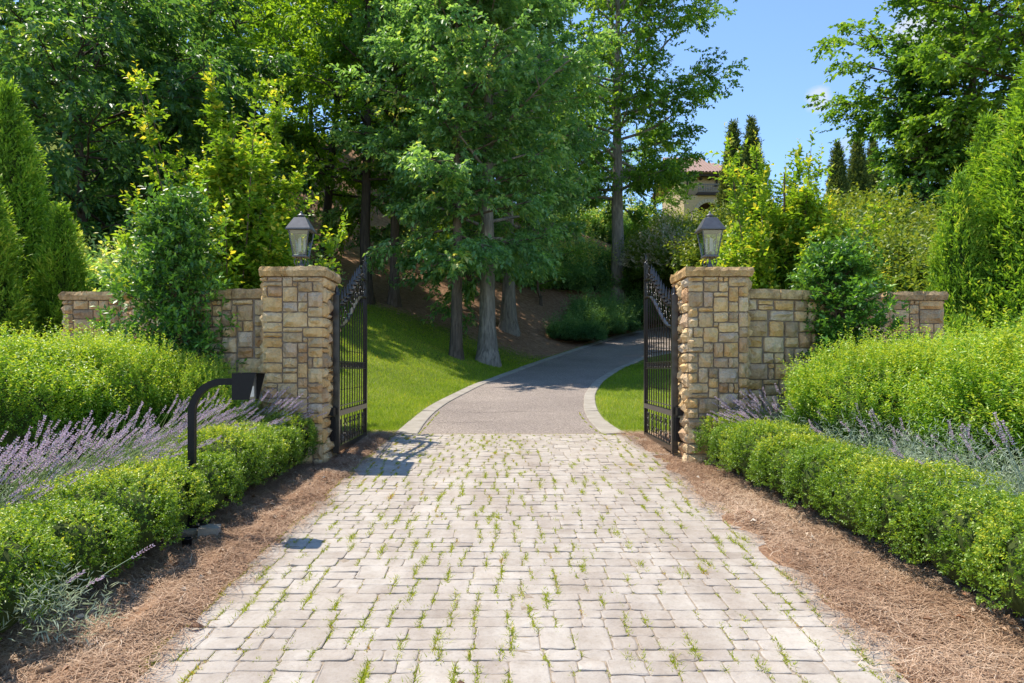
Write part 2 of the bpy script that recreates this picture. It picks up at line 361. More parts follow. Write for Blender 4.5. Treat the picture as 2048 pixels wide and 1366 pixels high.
# asphalt drive: strip between the two edges, then kerb slabs on both sides
n = 110
def along(E, m): s = np.linspace(0, 1, m); d = np.r_[0, np.cumsum(np.hypot(*np.diff(E, axis=0).T))]; d /= d[-1]; return np.stack([np.interp(s, d, E[:, 0]), np.interp(s, d, E[:, 1])], 1)
A, B = along(EL, n), along(ER, n)
T = np.linspace(0, 1, 9); P = A[:, None, :] * (1 - T)[None, :, None] + B[:, None, :] * T[None, :, None]
V = np.concatenate([P, (zr(P[..., 1]) - .012)[..., None]], -1).reshape(-1, 3)
ii = (np.arange(n - 1)[:, None] * 9 + np.arange(8)[None, :]).ravel()
tag(obj('asphalt_drive', mesh('asphalt_drive', V, np.stack([ii, ii + 1, ii + 10, ii + 9], 1), M['asphalt'], smooth=True)), 'curving brown grey asphalt drive climbing the hill', kind='structure')
ck = MB(); crng = np.random.default_rng(8)
for (xa, xb, yc) in ((-.75, .95, 13.9), (-1.2, -.2, 12.2)):
    xs = np.linspace(xa, xb, 26); ys = yc + np.cumsum(crng.normal(0, .022, 26)) + .05 * np.sin(xs * 3); V = []
    for x_, y_ in zip(xs, ys): V += [(x_, y_ - .007 - abs(crng.normal(0, .004)), float(zr(y_)) - .0075), (x_, y_ + .007, float(zr(y_)) - .0075)]
    ck.add(V, [[2 * i, 2 * i + 2, 2 * i + 3, 2 * i + 1] for i in range(25)])
M['crack'] = plain('crack_dirt', (.05, .043, .038), .95, .1, .3)
tag(obj('surface_cracks', ck.me('surface_cracks', M['crack'])), 'thin dark cracks across the asphalt drive', kind='structure')
def kerb(name, E, sgn, label):
    T = unit(np.gradient(E, axis=0)); N = np.stack([T[:, 1], -T[:, 0]], 1) * sgn      # inward normal
    wdt = np.interp(np.arange(len(E)), [0, 3, 12, len(E)], [.34, .29, .25, .24])[:, None]
    root = empty(name); tag(root, label, kind='structure')
    k = 0; rng = np.random.default_rng(3)
    while k + 4 < len(E):
        seg = np.arange(k, k + 5); O = E[seg]; I = O + N[seg] * wdt[seg]
        t0 = unit(O[1] - O[0]) * .006; O = O.copy(); I = I.copy(); O[0] += t0; I[0] += t0; O[-1] -= t0; I[-1] -= t0
        zo = zr(O[:, 1]) + .018 + rng.normal() * .003; zi = zr(I[:, 1]) + .010
        V = []; F = []
        for q in range(5):
            V += [(O[q, 0], O[q, 1], zo[q] - .12), (O[q, 0], O[q, 1], zo[q] - .008), (O[q, 0] + N[seg[q], 0] * .015, O[q, 1] + N[seg[q], 1] * .015, zo[q]), (I[q, 0] - N[seg[q], 0] * .015, I[q, 1] - N[seg[q], 1] * .015, zi[q]), (I[q, 0], I[q, 1], zi[q] - .008), (I[q, 0], I[q, 1], zi[q] - .1)]
        for q in range(4):
            for j in range(5): F.append([q * 6 + j, q * 6 + j + 1, q * 6 + j + 7, q * 6 + j + 6])
        F += [[0, 1, 2, 3, 4, 5], [24 + j for j in (5, 4, 3, 2, 1, 0)]]
        me = mesh('kerb_slab', V, F, M['concrete']); obj('kerb_slab', me, root); k += 4
kerb('kerb_left', EL, 1, 'pale concrete kerb along the left lawn edge of the drive')
kerb('kerb_right', ER, -1, 'pale concrete kerb round the inside of the bend')

# ------------------------------------------------------------------ paving
rng = np.random.default_rng(11)
PX0, PX1, PY0, PY1 = -1.63, 1.79, 2.2, 10.64
def paving_layout():
    L = []; y = PY0
    while y < PY1 - .06:
        double = rng.random() < .55
        hA = rng.choice([.115, .13, .145]); hB = rng.choice([.095, .11, .125])
        x = PX0 + rng.uniform(-.05, .02)
        if not double:
            h = min(hA, PY1 - y)
            while x < PX1 - .03:
                wd = rng.choice([.105, .14, .17, .20], p=[.2, .35, .28, .17]) * rng.uniform(.95, 1.05); L.append((x, y, wd, h)); x += wd
            y += h
        else:
            h = min(hA + hB, PY1 - y)
            while x < PX1 - .03:
                q = rng.random()
                if q < .26: wd = rng.uniform(.165, .215); L.append((x, y, wd, h))
                else:
                    wd = rng.uniform(.15, .33); s = h * rng.choice([.42, .5, .58])
                    for (y0, hh) in ((y, s), (y + s, h - s)):
                        if wd > .215:
                            c = wd * rng.uniform(.4, .6); L.append((x, y0, c, hh)); L.append((x + c, y0, wd - c, hh))
                        else: L.append((x, y0, wd, hh))
                x += wd
            y += h
    return L
LAY = paving_layout()
def paver_geo(wd, dp):
    g = .0030; a, b = wd / 2 - g, dp / 2 - g; O = []
    for (sx, sy) in ((-1, -1), (1, -1), (1, 1), (-1, 1)):
        c1, c2 = rng.uniform(.008, .022, 2); j = rng.normal(0, .002, 6)
        p = (sx * (a - c1) + j[0], sy * b + j[1]); q = (sx * a + j[2], sy * (b - c2) + j[3])
        O += [q, p] if sx * sy > 0 else [p, q]
        if sx * sy > 0: O[-2:] = [p, q] if False else O[-2:]
    O = sorted(O, key=lambda p: math.atan2(p[1] / b, p[0] / a))
    k = len(O); O = np.array(O); mids = (O + np.roll(O, -1, 0)) / 2
    ln = np.hypot(*(O - np.roll(O, -1, 0)).T); out = []
    for i in range(k):
        out.append(O[i])
        if ln[i] > .07: out.append(mids[i] + rng.normal(0, .0022, 2))
    O = np.array(out); k = len(O); ins = O * (1 - .006 / np.maximum(np.hypot(*O.T), .03))[:, None]
    tz = rng.normal(0, .0016, k)
    V = np.concatenate([np.c_[ins, tz], np.c_[O, tz - .0026], np.c_[O, np.full(k, -.05)]])
    F = [list(range(k))]
    for r_ in (0, 1):
        for i in range(k): F.append([r_ * k + i, (r_ + 1) * k + i, (r_ + 1) * k + (i + 1) % k, r_ * k + (i + 1) % k])
    return V, F
def on_slope(V, cx, cy):
    X = V[:, 0] + cx; Y = V[:, 1] + cy; return np.c_[X, Y, V[:, 2] + zr(Y)]
paving = empty('block_paving'); tag(paving, 'tumbled concrete block paving of the entrance drive', kind='structure')
V = [(x, y, float(zr(y)) - .006) for y in np.linspace(PY0 - 3, 10.75, 60) for x in (-1.60, 1.76)]
obj('bedding', mesh('bedding', V, [[2 * i, 2 * i + 1, 2 * i + 3, 2 * i + 2] for i in range(59)], M['joint']), paving)
vis = []
for i, (x, y, wd, dp) in enumerate(LAY):
    cxp, cyp = x + wd / 2, y + dp / 2
    yy = HY + F_PX * (CAMZ - float(zr(cyp))) / cyp; xx = CX + F_PX * cxp / cyp
    area = wd * dp * (CAMZ - float(zr(cyp))) / cyp ** 3
    vis.append((area if (yy < 1376 and -20 < xx < 2068) else 0, i))
top = {i for a, i in sorted(vis, reverse=True)[:300] if a > 0}
rest = MB(); rest_t = []
for i, (x, y, wd, dp) in enumerate(LAY):
    V, F = paver_geo(wd, dp); cxp, cyp = x + wd / 2, y + dp / 2
    V[:, 2] += rng.normal(0, .0016) + V[:, 0] * rng.normal(0, .008) + V[:, 1] * rng.normal(0, .008)
    tv = float(np.clip(rng.normal(.52, .16), 0, 1))
    if i in top:
        z0 = float(zr(cyp)); W = on_slope(V, cxp, cyp) - np.array([cxp, cyp, z0])
        obj('paver', mesh('paver', W, F, M['paver'], tint=tv), paving, (cxp, cyp, z0))
    else:
        rest.add(on_slope(V, cxp, cyp), F); rest_t += [tv] * len(F)
tag(obj('small_pavers', rest.me('small_pavers', M['paver'], tint=np.array(rest_t)), paving), kind='stuff')

# ------------------------------------------------------------------ stone masonry
def stone_geo(wd, ht, rng, bulge=.03, nxs=5, nzs=4):
    us = np.linspace(-.5, .5, nxs); vs_ = np.linspace(-.5, .5, nzs); V = []
    kx, kz = rng.normal(0, .018, 2)
    for j, v in enumerate(vs_):
        for i, u in enumerate(us):
            edge = (i in (0, nxs - 1)) + (j in (0, nzs - 1))
            x = u * wd; z = v * ht
            if 0 < i < nxs - 1: x += rng.normal(0, .12) * wd / nxs
            if 0 < j < nzs - 1: z += rng.normal(0, .12) * ht / nzs
            if edge:
                x += rng.normal(0, .0025); z += rng.normal(0, .0025)
                if edge == 2: x *= 1 - .006 / wd; z *= 1 - .006 / ht
                y = -rng.uniform(.004, .014)
            else: y = -(rng.uniform(.35, 1.0) * bulge + kx * u * 2 + kz * v * 2 + .008)
            V.append((x, y, z))
    F = []
    for j in range(nzs - 1):
        for i in range(nxs - 1):
            a = j * nxs + i; q = [a, a + 1, a + nxs + 1, a + nxs]
            F += [[q[0], q[1], q[2]], [q[0], q[2], q[3]]] if rng.random() < .5 else [[q[0], q[1], q[3]], [q[1], q[2], q[3]]]
    ring = [i for i in range(nxs)] + [j * nxs + nxs - 1 for j in range(1, nzs)] + [(nzs - 1) * nxs + i for i in range(nxs - 2, -1, -1)] + [j * nxs for j in range(nzs - 2, 0, -1)]
    b = len(V); V += [(V[i][0], .05, V[i][2]) for i in ring]; k = len(ring)
    F += [[ring[(i + 1) % k], ring[i], b + i, b + (i + 1) % k] for i in range(k)]
    return np.array(V), F
def pack(W, H, rng):
    g = np.zeros((H, W), bool); out = []
    S = [(4, 3), (3, 3), (4, 2), (3, 2), (5, 3), (2, 2), (5, 2), (2, 3), (3, 1), (4, 1), (1, 2)]; Pb = np.array([.19, .13, .17, .14, .10, .08, .06, .03, .04, .03, .03])
    for j in range(H):
        for i in range(W):
            if g[j, i]: continue
            for _ in range(30):
                w_, h_ = S[rng.choice(len(S), p=Pb)]
                if i + w_ <= W and j + h_ <= H and not g[j:j + h_, i:i + w_].any():
                    rem = 0
                    while i + w_ + rem < W and not g[j, i + w_ + rem]: rem += 1
                    if rem == 1 and rng.random() < .85: continue
                    break
            else:
                w_, h_ = 1, 1
            g[j:j + h_, i:i + w_] = True; out.append((i, j, w_, h_))
    return out
def face_stones(root, rng, cells_w, cells_h, place, unit_w, unit_h, joint=.015):
    """place(u, v) -> (location, rotation z) of a stone centred at u along the face and v up it"""
    for (i, j, w_, h_) in pack(cells_w, cells_h, rng):
        wd, ht = w_ * unit_w - joint, h_ * unit_h - joint
        V, F = stone_geo(wd, ht, rng, .052 * min(1.0, .45 + .18 * min(w_, h_)))
        loc, rz = place((i + w_ / 2) * unit_w, (j + h_ / 2) * unit_h)
        obj('stone', mesh('stone', V, F, M['stone'], tint=float(rng.random())), root, loc, (0, 0, rz))
def slab(root, name, x0, x1, y0, y1, z0, z1, rng, mat):
    """rough edged coping slab, local coordinates"""
    nx_, ny_ = 7, 4; V = []; idx = {}
    for k, z in enumerate((z0, z0 + (z1 - z0) * .55, z1)):
        for j in range(ny_):
            for i in range(nx_):
                ex, ey = i in (0, nx_ - 1), j in (0, ny_ - 1)
                if k == 1 and not (ex or ey): continue
                x = x0 + (x1 - x0) * i / (nx_ - 1); y = y0 + (y1 - y0) * j / (ny_ - 1); out = [0, .016, -.004][k] + rng.normal(0, .005)
                x += (-out if i == 0 else out if i == nx_ - 1 else rng.normal(0, .008)); y += (-out if j == 0 else out if j == ny_ - 1 else 0)
                idx[k, j, i] = len(V); V.append((x, y, z + (rng.normal(0, .005) if k else rng.normal(0, .002))))
    F = []
    for j in range(ny_ - 1):
        for i in range(nx_ - 1):
            F.append([idx[2, j, i], idx[2, j, i + 1], idx[2, j + 1, i + 1], idx[2, j + 1, i]]); F.append([idx[0, j + 1, i], idx[0, j + 1, i + 1], idx[0, j, i + 1], idx[0, j, i]])
    for k in (0, 1):
        for i in range(nx_ - 1):
            F.append([idx[k, 0, i], idx[k, 0, i + 1], idx[k + 1, 0, i + 1], idx[k + 1, 0, i]]); F.append([idx[k, ny_ - 1, i + 1], idx[k, ny_ - 1, i], idx[k + 1, ny_ - 1, i], idx[k + 1, ny_ - 1, i + 1]])
        for j in range(ny_ - 1):
            F.append([idx[k, j + 1, 0], idx[k, j, 0], idx[k + 1, j, 0], idx[k + 1, j + 1, 0]]); F.append([idx[k, j, nx_ - 1], idx[k, j + 1, nx_ - 1], idx[k + 1, j + 1, nx_ - 1], idx[k + 1, j, nx_ - 1]])
    obj(name, mesh(name, V, F, mat, tint=float(rng.beta(2, 3))), root)
def pillar(name, label, X0, X1, Y0, Y1, zb, zt, cop, cells, seed, side, rz=0.0):
    """square stone pillar; side = which flank faces the drive (+1 = +x)"""
    rng = np.random.default_rng(seed)
    cx, cyy = (X0 + X1) / 2, (Y0 + Y1) / 2; hw, hd = (X1 - X0) / 2, (Y1 - Y0) / 2
    root = empty(name, (cx, cyy, zb), rz); tag(root, label, 'pillar', 'stone pillars of the entrance wall')
    H = zt - cop - zb
    obj('mortar_core', MB().box(-hw + .012, hw - .012, -hd + .012, hd - .012, 0, H + .02).me('mortar_core', M['mortar']), root)
    uw = 2 * hw / cells[0]; uh = H / cells[2]; ud = 2 * hd / cells[1]
    face_stones(root, rng, cells[0], cells[2], lambda u, v: ((-hw + u, -hd + .002, v), 0), uw, uh)
    face_stones(root, rng, cells[1], cells[2], lambda u, v: ((hw - .002, -hd + u, v), math.pi / 2), ud, uh)
    face_stones(root, rng, cells[1], cells[2], lambda u, v: ((-hw + .002, hd - u, v), -math.pi / 2), ud, uh)
    o = .032; z0, z1 = H + .004, H + cop; a = rng.uniform(-.15, .15) * hw
    mid = rng.uniform(-.1, .15) * hd
    if side > 0:
        slab(root, 'coping_stone', -hw - o, a - .10, -hd - o, mid - .006, z0, z1, rng, M['coping'])
        slab(root, 'coping_stone', a - .09, a - .03, -hd - o, mid - .006, z0, z1, rng, M['coping'])
        slab(root, 'coping_stone', a - .02, hw + o, -hd - o, mid - .006, z0, z1, rng, M['coping'])
    else:
        slab(root, 'coping_stone', -hw - o, a + .03, -hd - o, mid - .006, z0, z1, rng, M['coping'])
        slab(root, 'coping_stone', a + .045, hw + o, -hd - o, mid - .006, z0, z1, rng, M['coping'])
    slab(root, 'coping_stone', -hw - o, -a, mid + .006, hd + o, z0, z1, rng, M['coping'])
    slab(root, 'coping_stone', -a + .012, hw + o, mid + .006, hd + o, z0, z1, rng, M['coping'])
    return root
pillar('gate_pillar', 'tall buff stone gate pillar with lantern, left of the drive behind the intercom', -2.77, -2.08, 8.10, 8.78, .33, 2.635, .112, (12, 11, 38), 21, 1)
pillar('gate_pillar', 'tall buff stone gate pillar with lantern, right of the drive', 2.08, 2.77, 8.10, 8.78, .33, 2.635, .112, (12, 11, 38), 32, -1)
pillar('end_pillar', 'low weathered stone end pillar beside the arborvitae at far left', -6.22, -5.44, 10.0, 10.75, .42, 2.56, .12, (11, 11, 31), 43, 1)
pillar('end_pillar', 'low weathered stone end pillar beside the arborvitae at far right', 5.40, 6.16, 10.0, 10.75, .42, 2.56, .12, (11, 11, 31), 54, -1)
def wing_wall(s, seed, label):
    rng = np.random.default_rng(seed)
    t = np.linspace(0, 1, 60)
    Pm = np.stack([2.78 + 2.66 * t ** .95, 8.42 + 1.95 * t ** 1.75], 1); Pm[:, 0] *= s
    d = np.r_[0, np.cumsum(np.hypot(*np.diff(Pm, axis=0).T))]; L = d[-1]
    pos = lambda u: np.array([np.interp(u, d, Pm[:, 0]), np.interp(u, d, Pm[:, 1])])
    def tang(u): a = pos(min(L, u + .08)) - pos(max(0, u - .08)); return a / np.linalg.norm(a)
    root = empty('wing_wall', (0, 0, .36)); tag(root, label, 'wall', 'curved wing walls beside the gate')
    H = 1.92; th = .16
    # core
    V = []; F = []
    us = np.linspace(0, L, 24)
    for u in us:
        p, tt = pos(u), tang(u); nn = np.array([tt[1], -tt[0]]) * s        # towards the camera side
        for q, z in ((-1, 0), (1, 0), (1, H + .01), (-1, H + .01)): V.append((p[0] + nn[0] * (q * (th - .012)), p[1] + nn[1] * (q * (th - .012)), z))
    for i in range(23):
        for j in range(4): F.append([i * 4 + j, i * 4 + (j + 1) % 4, i * 4 + 4 + (j + 1) % 4, i * 4 + 4 + j])
    obj('mortar_core', mesh('mortar_core', V, F, M['mortar']), root)
    def place(u, v):
        p, tt = pos(u if s > 0 else L - u), None; tt = tang(u if s > 0 else L - u)
        dirx = tt * s; nn = np.array([dirx[1], -dirx[0]])
        c = p + nn * th; return ((c[0], c[1], v), math.atan2(dirx[1], dirx[0]))
    nc = int(L / .064); face_stones(root, rng, nc, 31, place, L / nc, H / 31)
    # coping: stones wrapped along the curve
    u = .0
    while u < L - .05:
        ln = min(rng.uniform(.28, .46), L - u)
        if L - u - ln < .15: ln = L - u
        V = []; F = []; m = 5
        for k in range(m):
            uu = u + .006 + (ln - .012) * k / (m - 1); p, tt = pos(uu), tang(uu); nn = np.array([tt[1], -tt[0]]) * s
            e1, e2, e3 = rng.normal(0, .005, 3)
            for (q, z) in ((th + .03 + e1, H + .012), (th + .04 + e2, H + .07), (th + .026 + e3, H + .125 + e1), (0, H + .13 + e2), (-th - .03, H + .125 + e3), (-th - .04, H + .07), (-th - .03, H + .012)):
                V.append((p[0] + nn[0] * q, p[1] + nn[1] * q, z))
        for k in range(m - 1):
            for j in range(7): F.append([k * 7 + j, k * 7 + (j + 1) % 7, k * 7 + 7 + (j + 1) % 7, k * 7 + 7 + j])
        F += [list(range(7)), list(range((m - 1) * 7, m * 7))]
        obj('coping_stone', mesh('coping_stone', V, F, M['coping'], tint=float(rng.beta(2, 3))), root); u += ln
wing_wall(-1, 7, 'curved buff stone wall between the left gate pillar and left end pillar')
wing_wall(1, 8, 'curved buff stone wall between the right gate pillar and right end pillar')

# ------------------------------------------------------------------ lanterns
def lantern(x, label):
    root = empty('gate_lantern', (x, 8.44, 2.635)); tag(root, label, 'lantern', 'lanterns on the gate pillars')
    b = MB().lathe([(.001, -.01), (.055, -.01), (.055, .012), (.040, .022), (.026, .05), (.032, .075), (.020, .09), (.014, .10), (.014, .16), (.05, .165), (.001, .168)], 12)
    obj('stem', b.me('stem', M['lampmetal'], True), root)
    sc = MB()
    for k in range(4):
        a = k * math.pi / 2 + math.pi / 4
        tt = np.linspace(0, 1, 9); r_ = .035 + .055 * np.sin(tt * math.pi * .9); z_ = .03 + .13 * tt
        sc.tube(np.stack([r_ * math.cos(a), r_ * math.sin(a), z_], 1), .0055, 5)
    obj('scroll_bracket', sc.me('scroll_bracket', M['lampmetal'], True), root)
    w0, w1, z0, z1 = .072, .118, .172, .475
    fr = MB(); fr.frustum(w0 + .012, z0 - .012, w0 + .012, z0 + .004)
    for sx in (-1, 1):
        for sy in (-1, 1): fr.tube([(sx * w0, sy * w0, z0), (sx * w1, sy * w1, z1)], .0075, 4)
    for zz, ww in ((z0 + .006, w0), (z1 - .006, w1)):
        for sx in (-1, 1):
            fr.tube([(sx * ww, -ww, zz), (sx * ww, ww, zz)], .007, 4); fr.tube([(-ww, sx * ww, zz), (ww, sx * ww, zz)], .007, 4)
    obj('frame', fr.me('frame', M['lampmetal']), root)
    for k in range(4):
        a = k * math.pi / 2; g = MB(); i0, i1 = w0 - .002, w1 - .002
        for off in (0, .003): pass
        g.add([(-i0, -i0, z0), (i0, -i0, z0), (i1, -i1, z1), (-i1, -i1, z1), (-i0, -i0 + .003, z0), (i0, -i0 + .003, z0), (i1, -i1 + .003, z1), (-i1, -i1 + .003, z1)], [[0, 1, 2, 3], [7, 6, 5, 4], [0, 4, 5, 1], [3, 2, 6, 7]])
        obj('glass_pane', g.me('glass_pane', M['glass']), root, rot=(0, 0, a))
    rf = MB(); rf.frustum(.146, z1 - .004, .146, z1 + .012); rf.frustum(.142, z1 + .0125, .066, z1 + .150); 
    obj('roof', rf.me('roof', M['lampmetal']), root)
    zf = z1 + .150
    obj('finial', MB().lathe([(.05, 0), (.05, .008), (.030, .010), (.030, .02), (.050, .026), (.046, .034), (.022, .05), (.012, .058), (.016, .066), (.012, .076), (.001, .084)], 12, (0, 0, zf)).me('finial', M['lampmetal'], True), root)
    ob = MB().lathe([(.001, z0), (.045, z0 + .004), (.045, z0 + .014), (.012, z0 + .02), (.012, z0 + .05)], 10)
    for k in range(3):
        a = k * 2.094 + .5; ob.tube([(.0, 0, z0 + .045), (.02 * math.cos(a), .02 * math.sin(a), z0 + .03), (.036 * math.cos(a), .036 * math.sin(a), z0 + .055)], .004, 5)
    obj('candle_holder', ob.me('candle_holder', M['iron'], True), root)
    for k in range(3):
        a = k * 2.094 + .5; obj('candle', MB().lathe([(.011, 0), (.011, .16), (.001, .165)], 10, (.036 * math.cos(a), .036 * math.sin(a), z0 + .055)).me('candle', M['candle'], True), root)
lantern(-2.425, 'grey metal lantern with glass panes on the left gate pillar')
lantern(2.425, 'grey metal lantern with glass panes on the right gate pillar')

# ------------------------------------------------------------------ gates
def spiral(cx, cz, r0, r1, a0, turns, m=18):
    a = a0 + np.linspace(0, 1, m) * turns * 2 * math.pi; r_ = np.linspace(r0, r1, m)
    return np.stack([cx + r_ * np.cos(a), np.zeros(m), cz + r_ * np.sin(a)], 1)
def box_me(name, x0, x1, z0, z1, t, mat=None): return MB().box(x0, x1, -t / 2, t / 2, z0, z1).me(name, mat or M['iron'])
def strip(path, hw, ht):
    """flat bar bent along a path in the leaf's plane"""
    P = np.asarray(path); V = []; F = []
    T = unit(np.gradient(P, axis=0)); N = np.stack([-T[:, 2], 0 * T[:, 0], T[:, 0]], 1)
    for p, n_ in zip(P, N):
        for a, b in ((-1, -1), (1, -1), (1, 1), (-1, 1)): V.append(p + np.array([0, a * hw, 0]) + n_ * (b * ht))
    m = len(P)
    for i in range(m - 1):
        for j in range(4): F.append([i * 4 + j, i * 4 + (j + 1) % 4, i * 4 + 4 + (j + 1) % 4, i * 4 + 4 + j])
    F += [[3, 2, 1, 0], [m * 4 - 4 + j for j in range(4)]]
    return V, F
def s_scroll(h, wd, r_):
    a = spiral(0, h / 2 - wd / 2, wd * .12, wd / 2, 2.2, -.95); b = -spiral(0, h / 2 - wd / 2, wd * .12, wd / 2, 2.2, -.95)[::-1]
    P = np.concatenate([a, b]); return MB().tube(P, r_, 5).me('scroll', M['iron'], True)
def c_scroll(h, wd, r_):
    a = spiral(0, h / 2 - wd * .3, wd * .08, wd * .3, .5, .8); b = a[::-1] * np.array([1, 1, -1]); mid = np.array([[-wd * .34, 0, h * .12], [-wd * .38, 0, 0], [-wd * .34, 0, -h * .12]])
    return MB().tube(np.concatenate([a, mid, b]), r_, 5).me('scroll', M['iron'], True)
LEAF = 1.99
def gate(hx, direction, label, side):
    hinge = (hx, 8.44, .475); ang = direction
    root = empty('gate_leaf', hinge, ang); tag(root, label, 'gate', 'iron driveway gates')
    obj('hinge_post', box_me('hinge_post', -.035, .035, 0, 1.87, .07), root)
    spear = lambda s: MB().lathe([(.016 * s, 0), (.024 * s, .006 * s), (.024 * s, .018 * s), (.010 * s, .024 * s), (.009 * s, .04 * s), (.020 * s, .055 * s), (.016 * s, .09 * s), (.001, .165 * s)], 6)
    obj('finial', MB().lathe([(.04, 0), (.04, .012), (.018, .02), (.024, .05), (.018, .085), (.001, .12)], 8).me('finial', M['iron'], True), root, (0, 0, 1.87))
    obj('latch_post', box_me('latch_post', LEAF - .055, LEAF, 0, 2.545, .055), root)
    obj('finial', MB().lathe([(.034, 0), (.034, .012), (.012, .02), (.012, .035), (.018, .05), (.010, .10), (.001, .15)], 8).me('finial', M['iron'], True), root, (LEAF - .0275, 0, 2.545))
    obj('bottom_rail', box_me('bottom_rail', .036, LEAF - .056, .01, .075, .045), root)
    obj('kick_rail', box_me('kick_rail', .036, LEAF - .056, .435, .50, .055), root)
    c1 = lambda u: 1.505 + .535 * float(sstep(u, .12, LEAF - .18)); c2 = lambda u: 1.765 + .53 * float(sstep(u, .12, LEAF - .18))
    us = np.linspace(.036, LEAF - .056, 40)
    for f in (c1, c2):
        V, F = strip([(u, 0, f(u)) for u in us], .024, .009); obj('curved_rail', MB().add(V, F).me('curved_rail', M['iron']), root)
    for zz in (1.0, 1.085): obj('band_rail', box_me('band_rail', .036, LEAF - .056, zz, zz + .012, .016), root)
    obj('band_rail', box_me('band_rail', .036, LEAF - .056, .545, .555, .014), root)
    npk = 11; sp = (LEAF - .09) / npk
    ring = MB().tube(np.concatenate([spiral(0, 0, .034, .034, 0, 1.0, 14)]), .006, 5, False).me('ring', M['iron'], True)
    sring = MB().tube(spiral(0, 0, .018, .018, 0, 1.0, 10), .0045, 4, False).me('ring', M['iron'], True)
    big_s = s_scroll(.24, .085, .0065); ball = MB().lathe([(.001, -.017), (.012, -.012), (.017, 0), (.012, .012), (.001, .017)], 8).me('ball', M['iron'], True)
    spear_me = spear(1.25).me('spear', M['iron'])
    low_c = c_scroll(.30, .16, .0075)
    for k in range(npk):
        u = .036 + sp * (k + .5); top_ = c1(u) - .008
        pk = MB().box(u - .007, u + .007, -.006, .006, .50, top_)
        for zc in (.74, 1.22): pk.box(u - .011, u + .011, -.011, .011, zc, zc + .012)
        obj('picket', pk.me('picket', M['iron']), root)
        lowz = .435; obj('low_bar', box_me('low_bar', u - .005, u + .005, .075, lowz, .010), root)
        obj('ring', ring, root, (u + sp / 2 if k < npk - 1 else u, 0, 1.049))
        obj('ring', sring, root, (u, 0, .522 + .0))
        dz = c2(u) - c1(u); obj('scroll', big_s, root, (u, .0, c1(u) + dz / 2), (0, 0, 0 if k % 2 else math.pi))
        if k % 2 == 0: obj('ball', ball, root, (u + sp / 2, 0, c1(u + sp / 2) + dz / 2))
        if k < 9: obj('spear', spear_me, root, (u, 0, c2(u) + .008))
    for k in range(6):
        u = .036 + (LEAF - .09) * (k + .5) / 6
        obj('scroll', low_c, root, (u + .06, .0, .255)); obj('scroll', low_c, root, (u - .06, .0, .255), (0, 0, math.pi))
        obj('ring', ring, root, (u, .0, .255))
    tall = c_scroll(.30, .14, .008)
    obj('scroll', tall, root, (LEAF - .14, 0, c2(LEAF - .14) + .15), (0, 0, math.pi)); obj('scroll', s_scroll(.2, .08, .007), root, (LEAF - .25, 0, c2(LEAF - .25) + .10)); obj('scroll', s_scroll(.14, .06, .006), root, (LEAF - .34, 0, c2(LEAF - .34) + .07))
    # hinges on the pillar side
    for zz in (.13, 1.58):
        h = MB(); s = side
        h.box(-.022, .022, .036 if s > 0 else -.10, .10 if s > 0 else -.036, zz, zz + .10); h.box(-.05, .05, .085 if s > 0 else -.10, .10 if s > 0 else -.085, zz - .02, zz + .12)
        obj('hinge', h.me('hinge', M['rust']), root)
    return root
gl = gate(-2.005, math.atan2(1.985, -.05), 'open black iron gate leaf with scrollwork on the left pillar', 1)
gr = gate(2.005, math.atan2(1.985, .05), 'open black iron gate leaf with scrollwork on the right pillar', -1)
def operator(s, label):
    root = empty('gate_operator', (s * 2.03, 8.30, 0)); tag(root, label, 'gate opener', 'black gate opener brackets on the pillars')
    b = MB().box(-.035, .035, -.05, .05, .93, 1.02); obj('bracket', b.me('bracket', M['postpaint']), root)
    a = MB().box(-.03, .02, .055, .11, .62, .90); obj('drive_arm', a.me('drive_arm', M['postpaint']), root)
operator(-1, 'black opener bracket fixed to the left gate pillar'); operator(1, 'black opener bracket fixed to the right gate pillar')

# ------------------------------------------------------------------ intercom post
gxp, gyp = -2.38, 5.40; gzp = gzf(gxp, gyp)
ft = empty('concrete_footing', (gxp + .07, gyp - .06, gzp)); tag(ft, 'small grey concrete footing under the intercom post', 'footing')
b = MB(); rng = np.random.default_rng(4); b.box(-.15, .13, -.11, .11, -.05, .045)
obj('block', b.me('block', M['concrete']), ft)
b = MB().box(.03, .17, -.16, -.06, -.05, .07); obj('broken_piece', b.me('broken_piece', M['concrete']), ft, rot=(0, .05, .2))
ip = empty('intercom_post', (gxp, gyp, gzp + .047)); tag(ip, 'black gooseneck intercom post rising out of the left boxwood row', 'intercom')
obj('base_plate', MB().box(-.10, .10, -.10, .10, 0, .014).me('base_plate', M['postpaint']), ip)
for sx in (-1, 1):
    for sy in (-1, 1): obj('bolt', MB().lathe([(.012, .0145), (.012, .03), (.001, .031)], 6, (sx * .075, sy * .075, 0)).me('bolt', M['steel']), ip)
hs = .025; ztop = 1.372 - gzp - .047; Rb = .24
path = [(0, 0, .0145), (0, 0, ztop - Rb)] + [(Rb - Rb * math.cos(a), 0, ztop - Rb + Rb * math.sin(a)) for a in np.linspace(.12, math.pi / 2, 11)] + [(.34, 0, ztop)]
V, F = strip(path, hs * .9, hs); obj('post', MB().add(V, F).me('post', M['postpaint']), ip)
hx0, hx1t, hx1b, hz0, hz1 = .341, .520, .470, ztop - .135, ztop + .062
def hood_side(y0, y1):
    b = MB(); b.add([(hx0, y0, hz0), (hx1b, y0, hz0), (hx1t, y0, hz1), (hx0, y0, hz1), (hx0, y1, hz0), (hx1b, y1, hz0), (hx1t, y1, hz1), (hx0, y1, hz1)], [[0, 1, 2, 3], [7, 6, 5, 4], [1, 5, 6, 2], [0, 4, 5, 1][::-1], [3, 2, 6, 7], [0, 3, 7, 4]]); return b
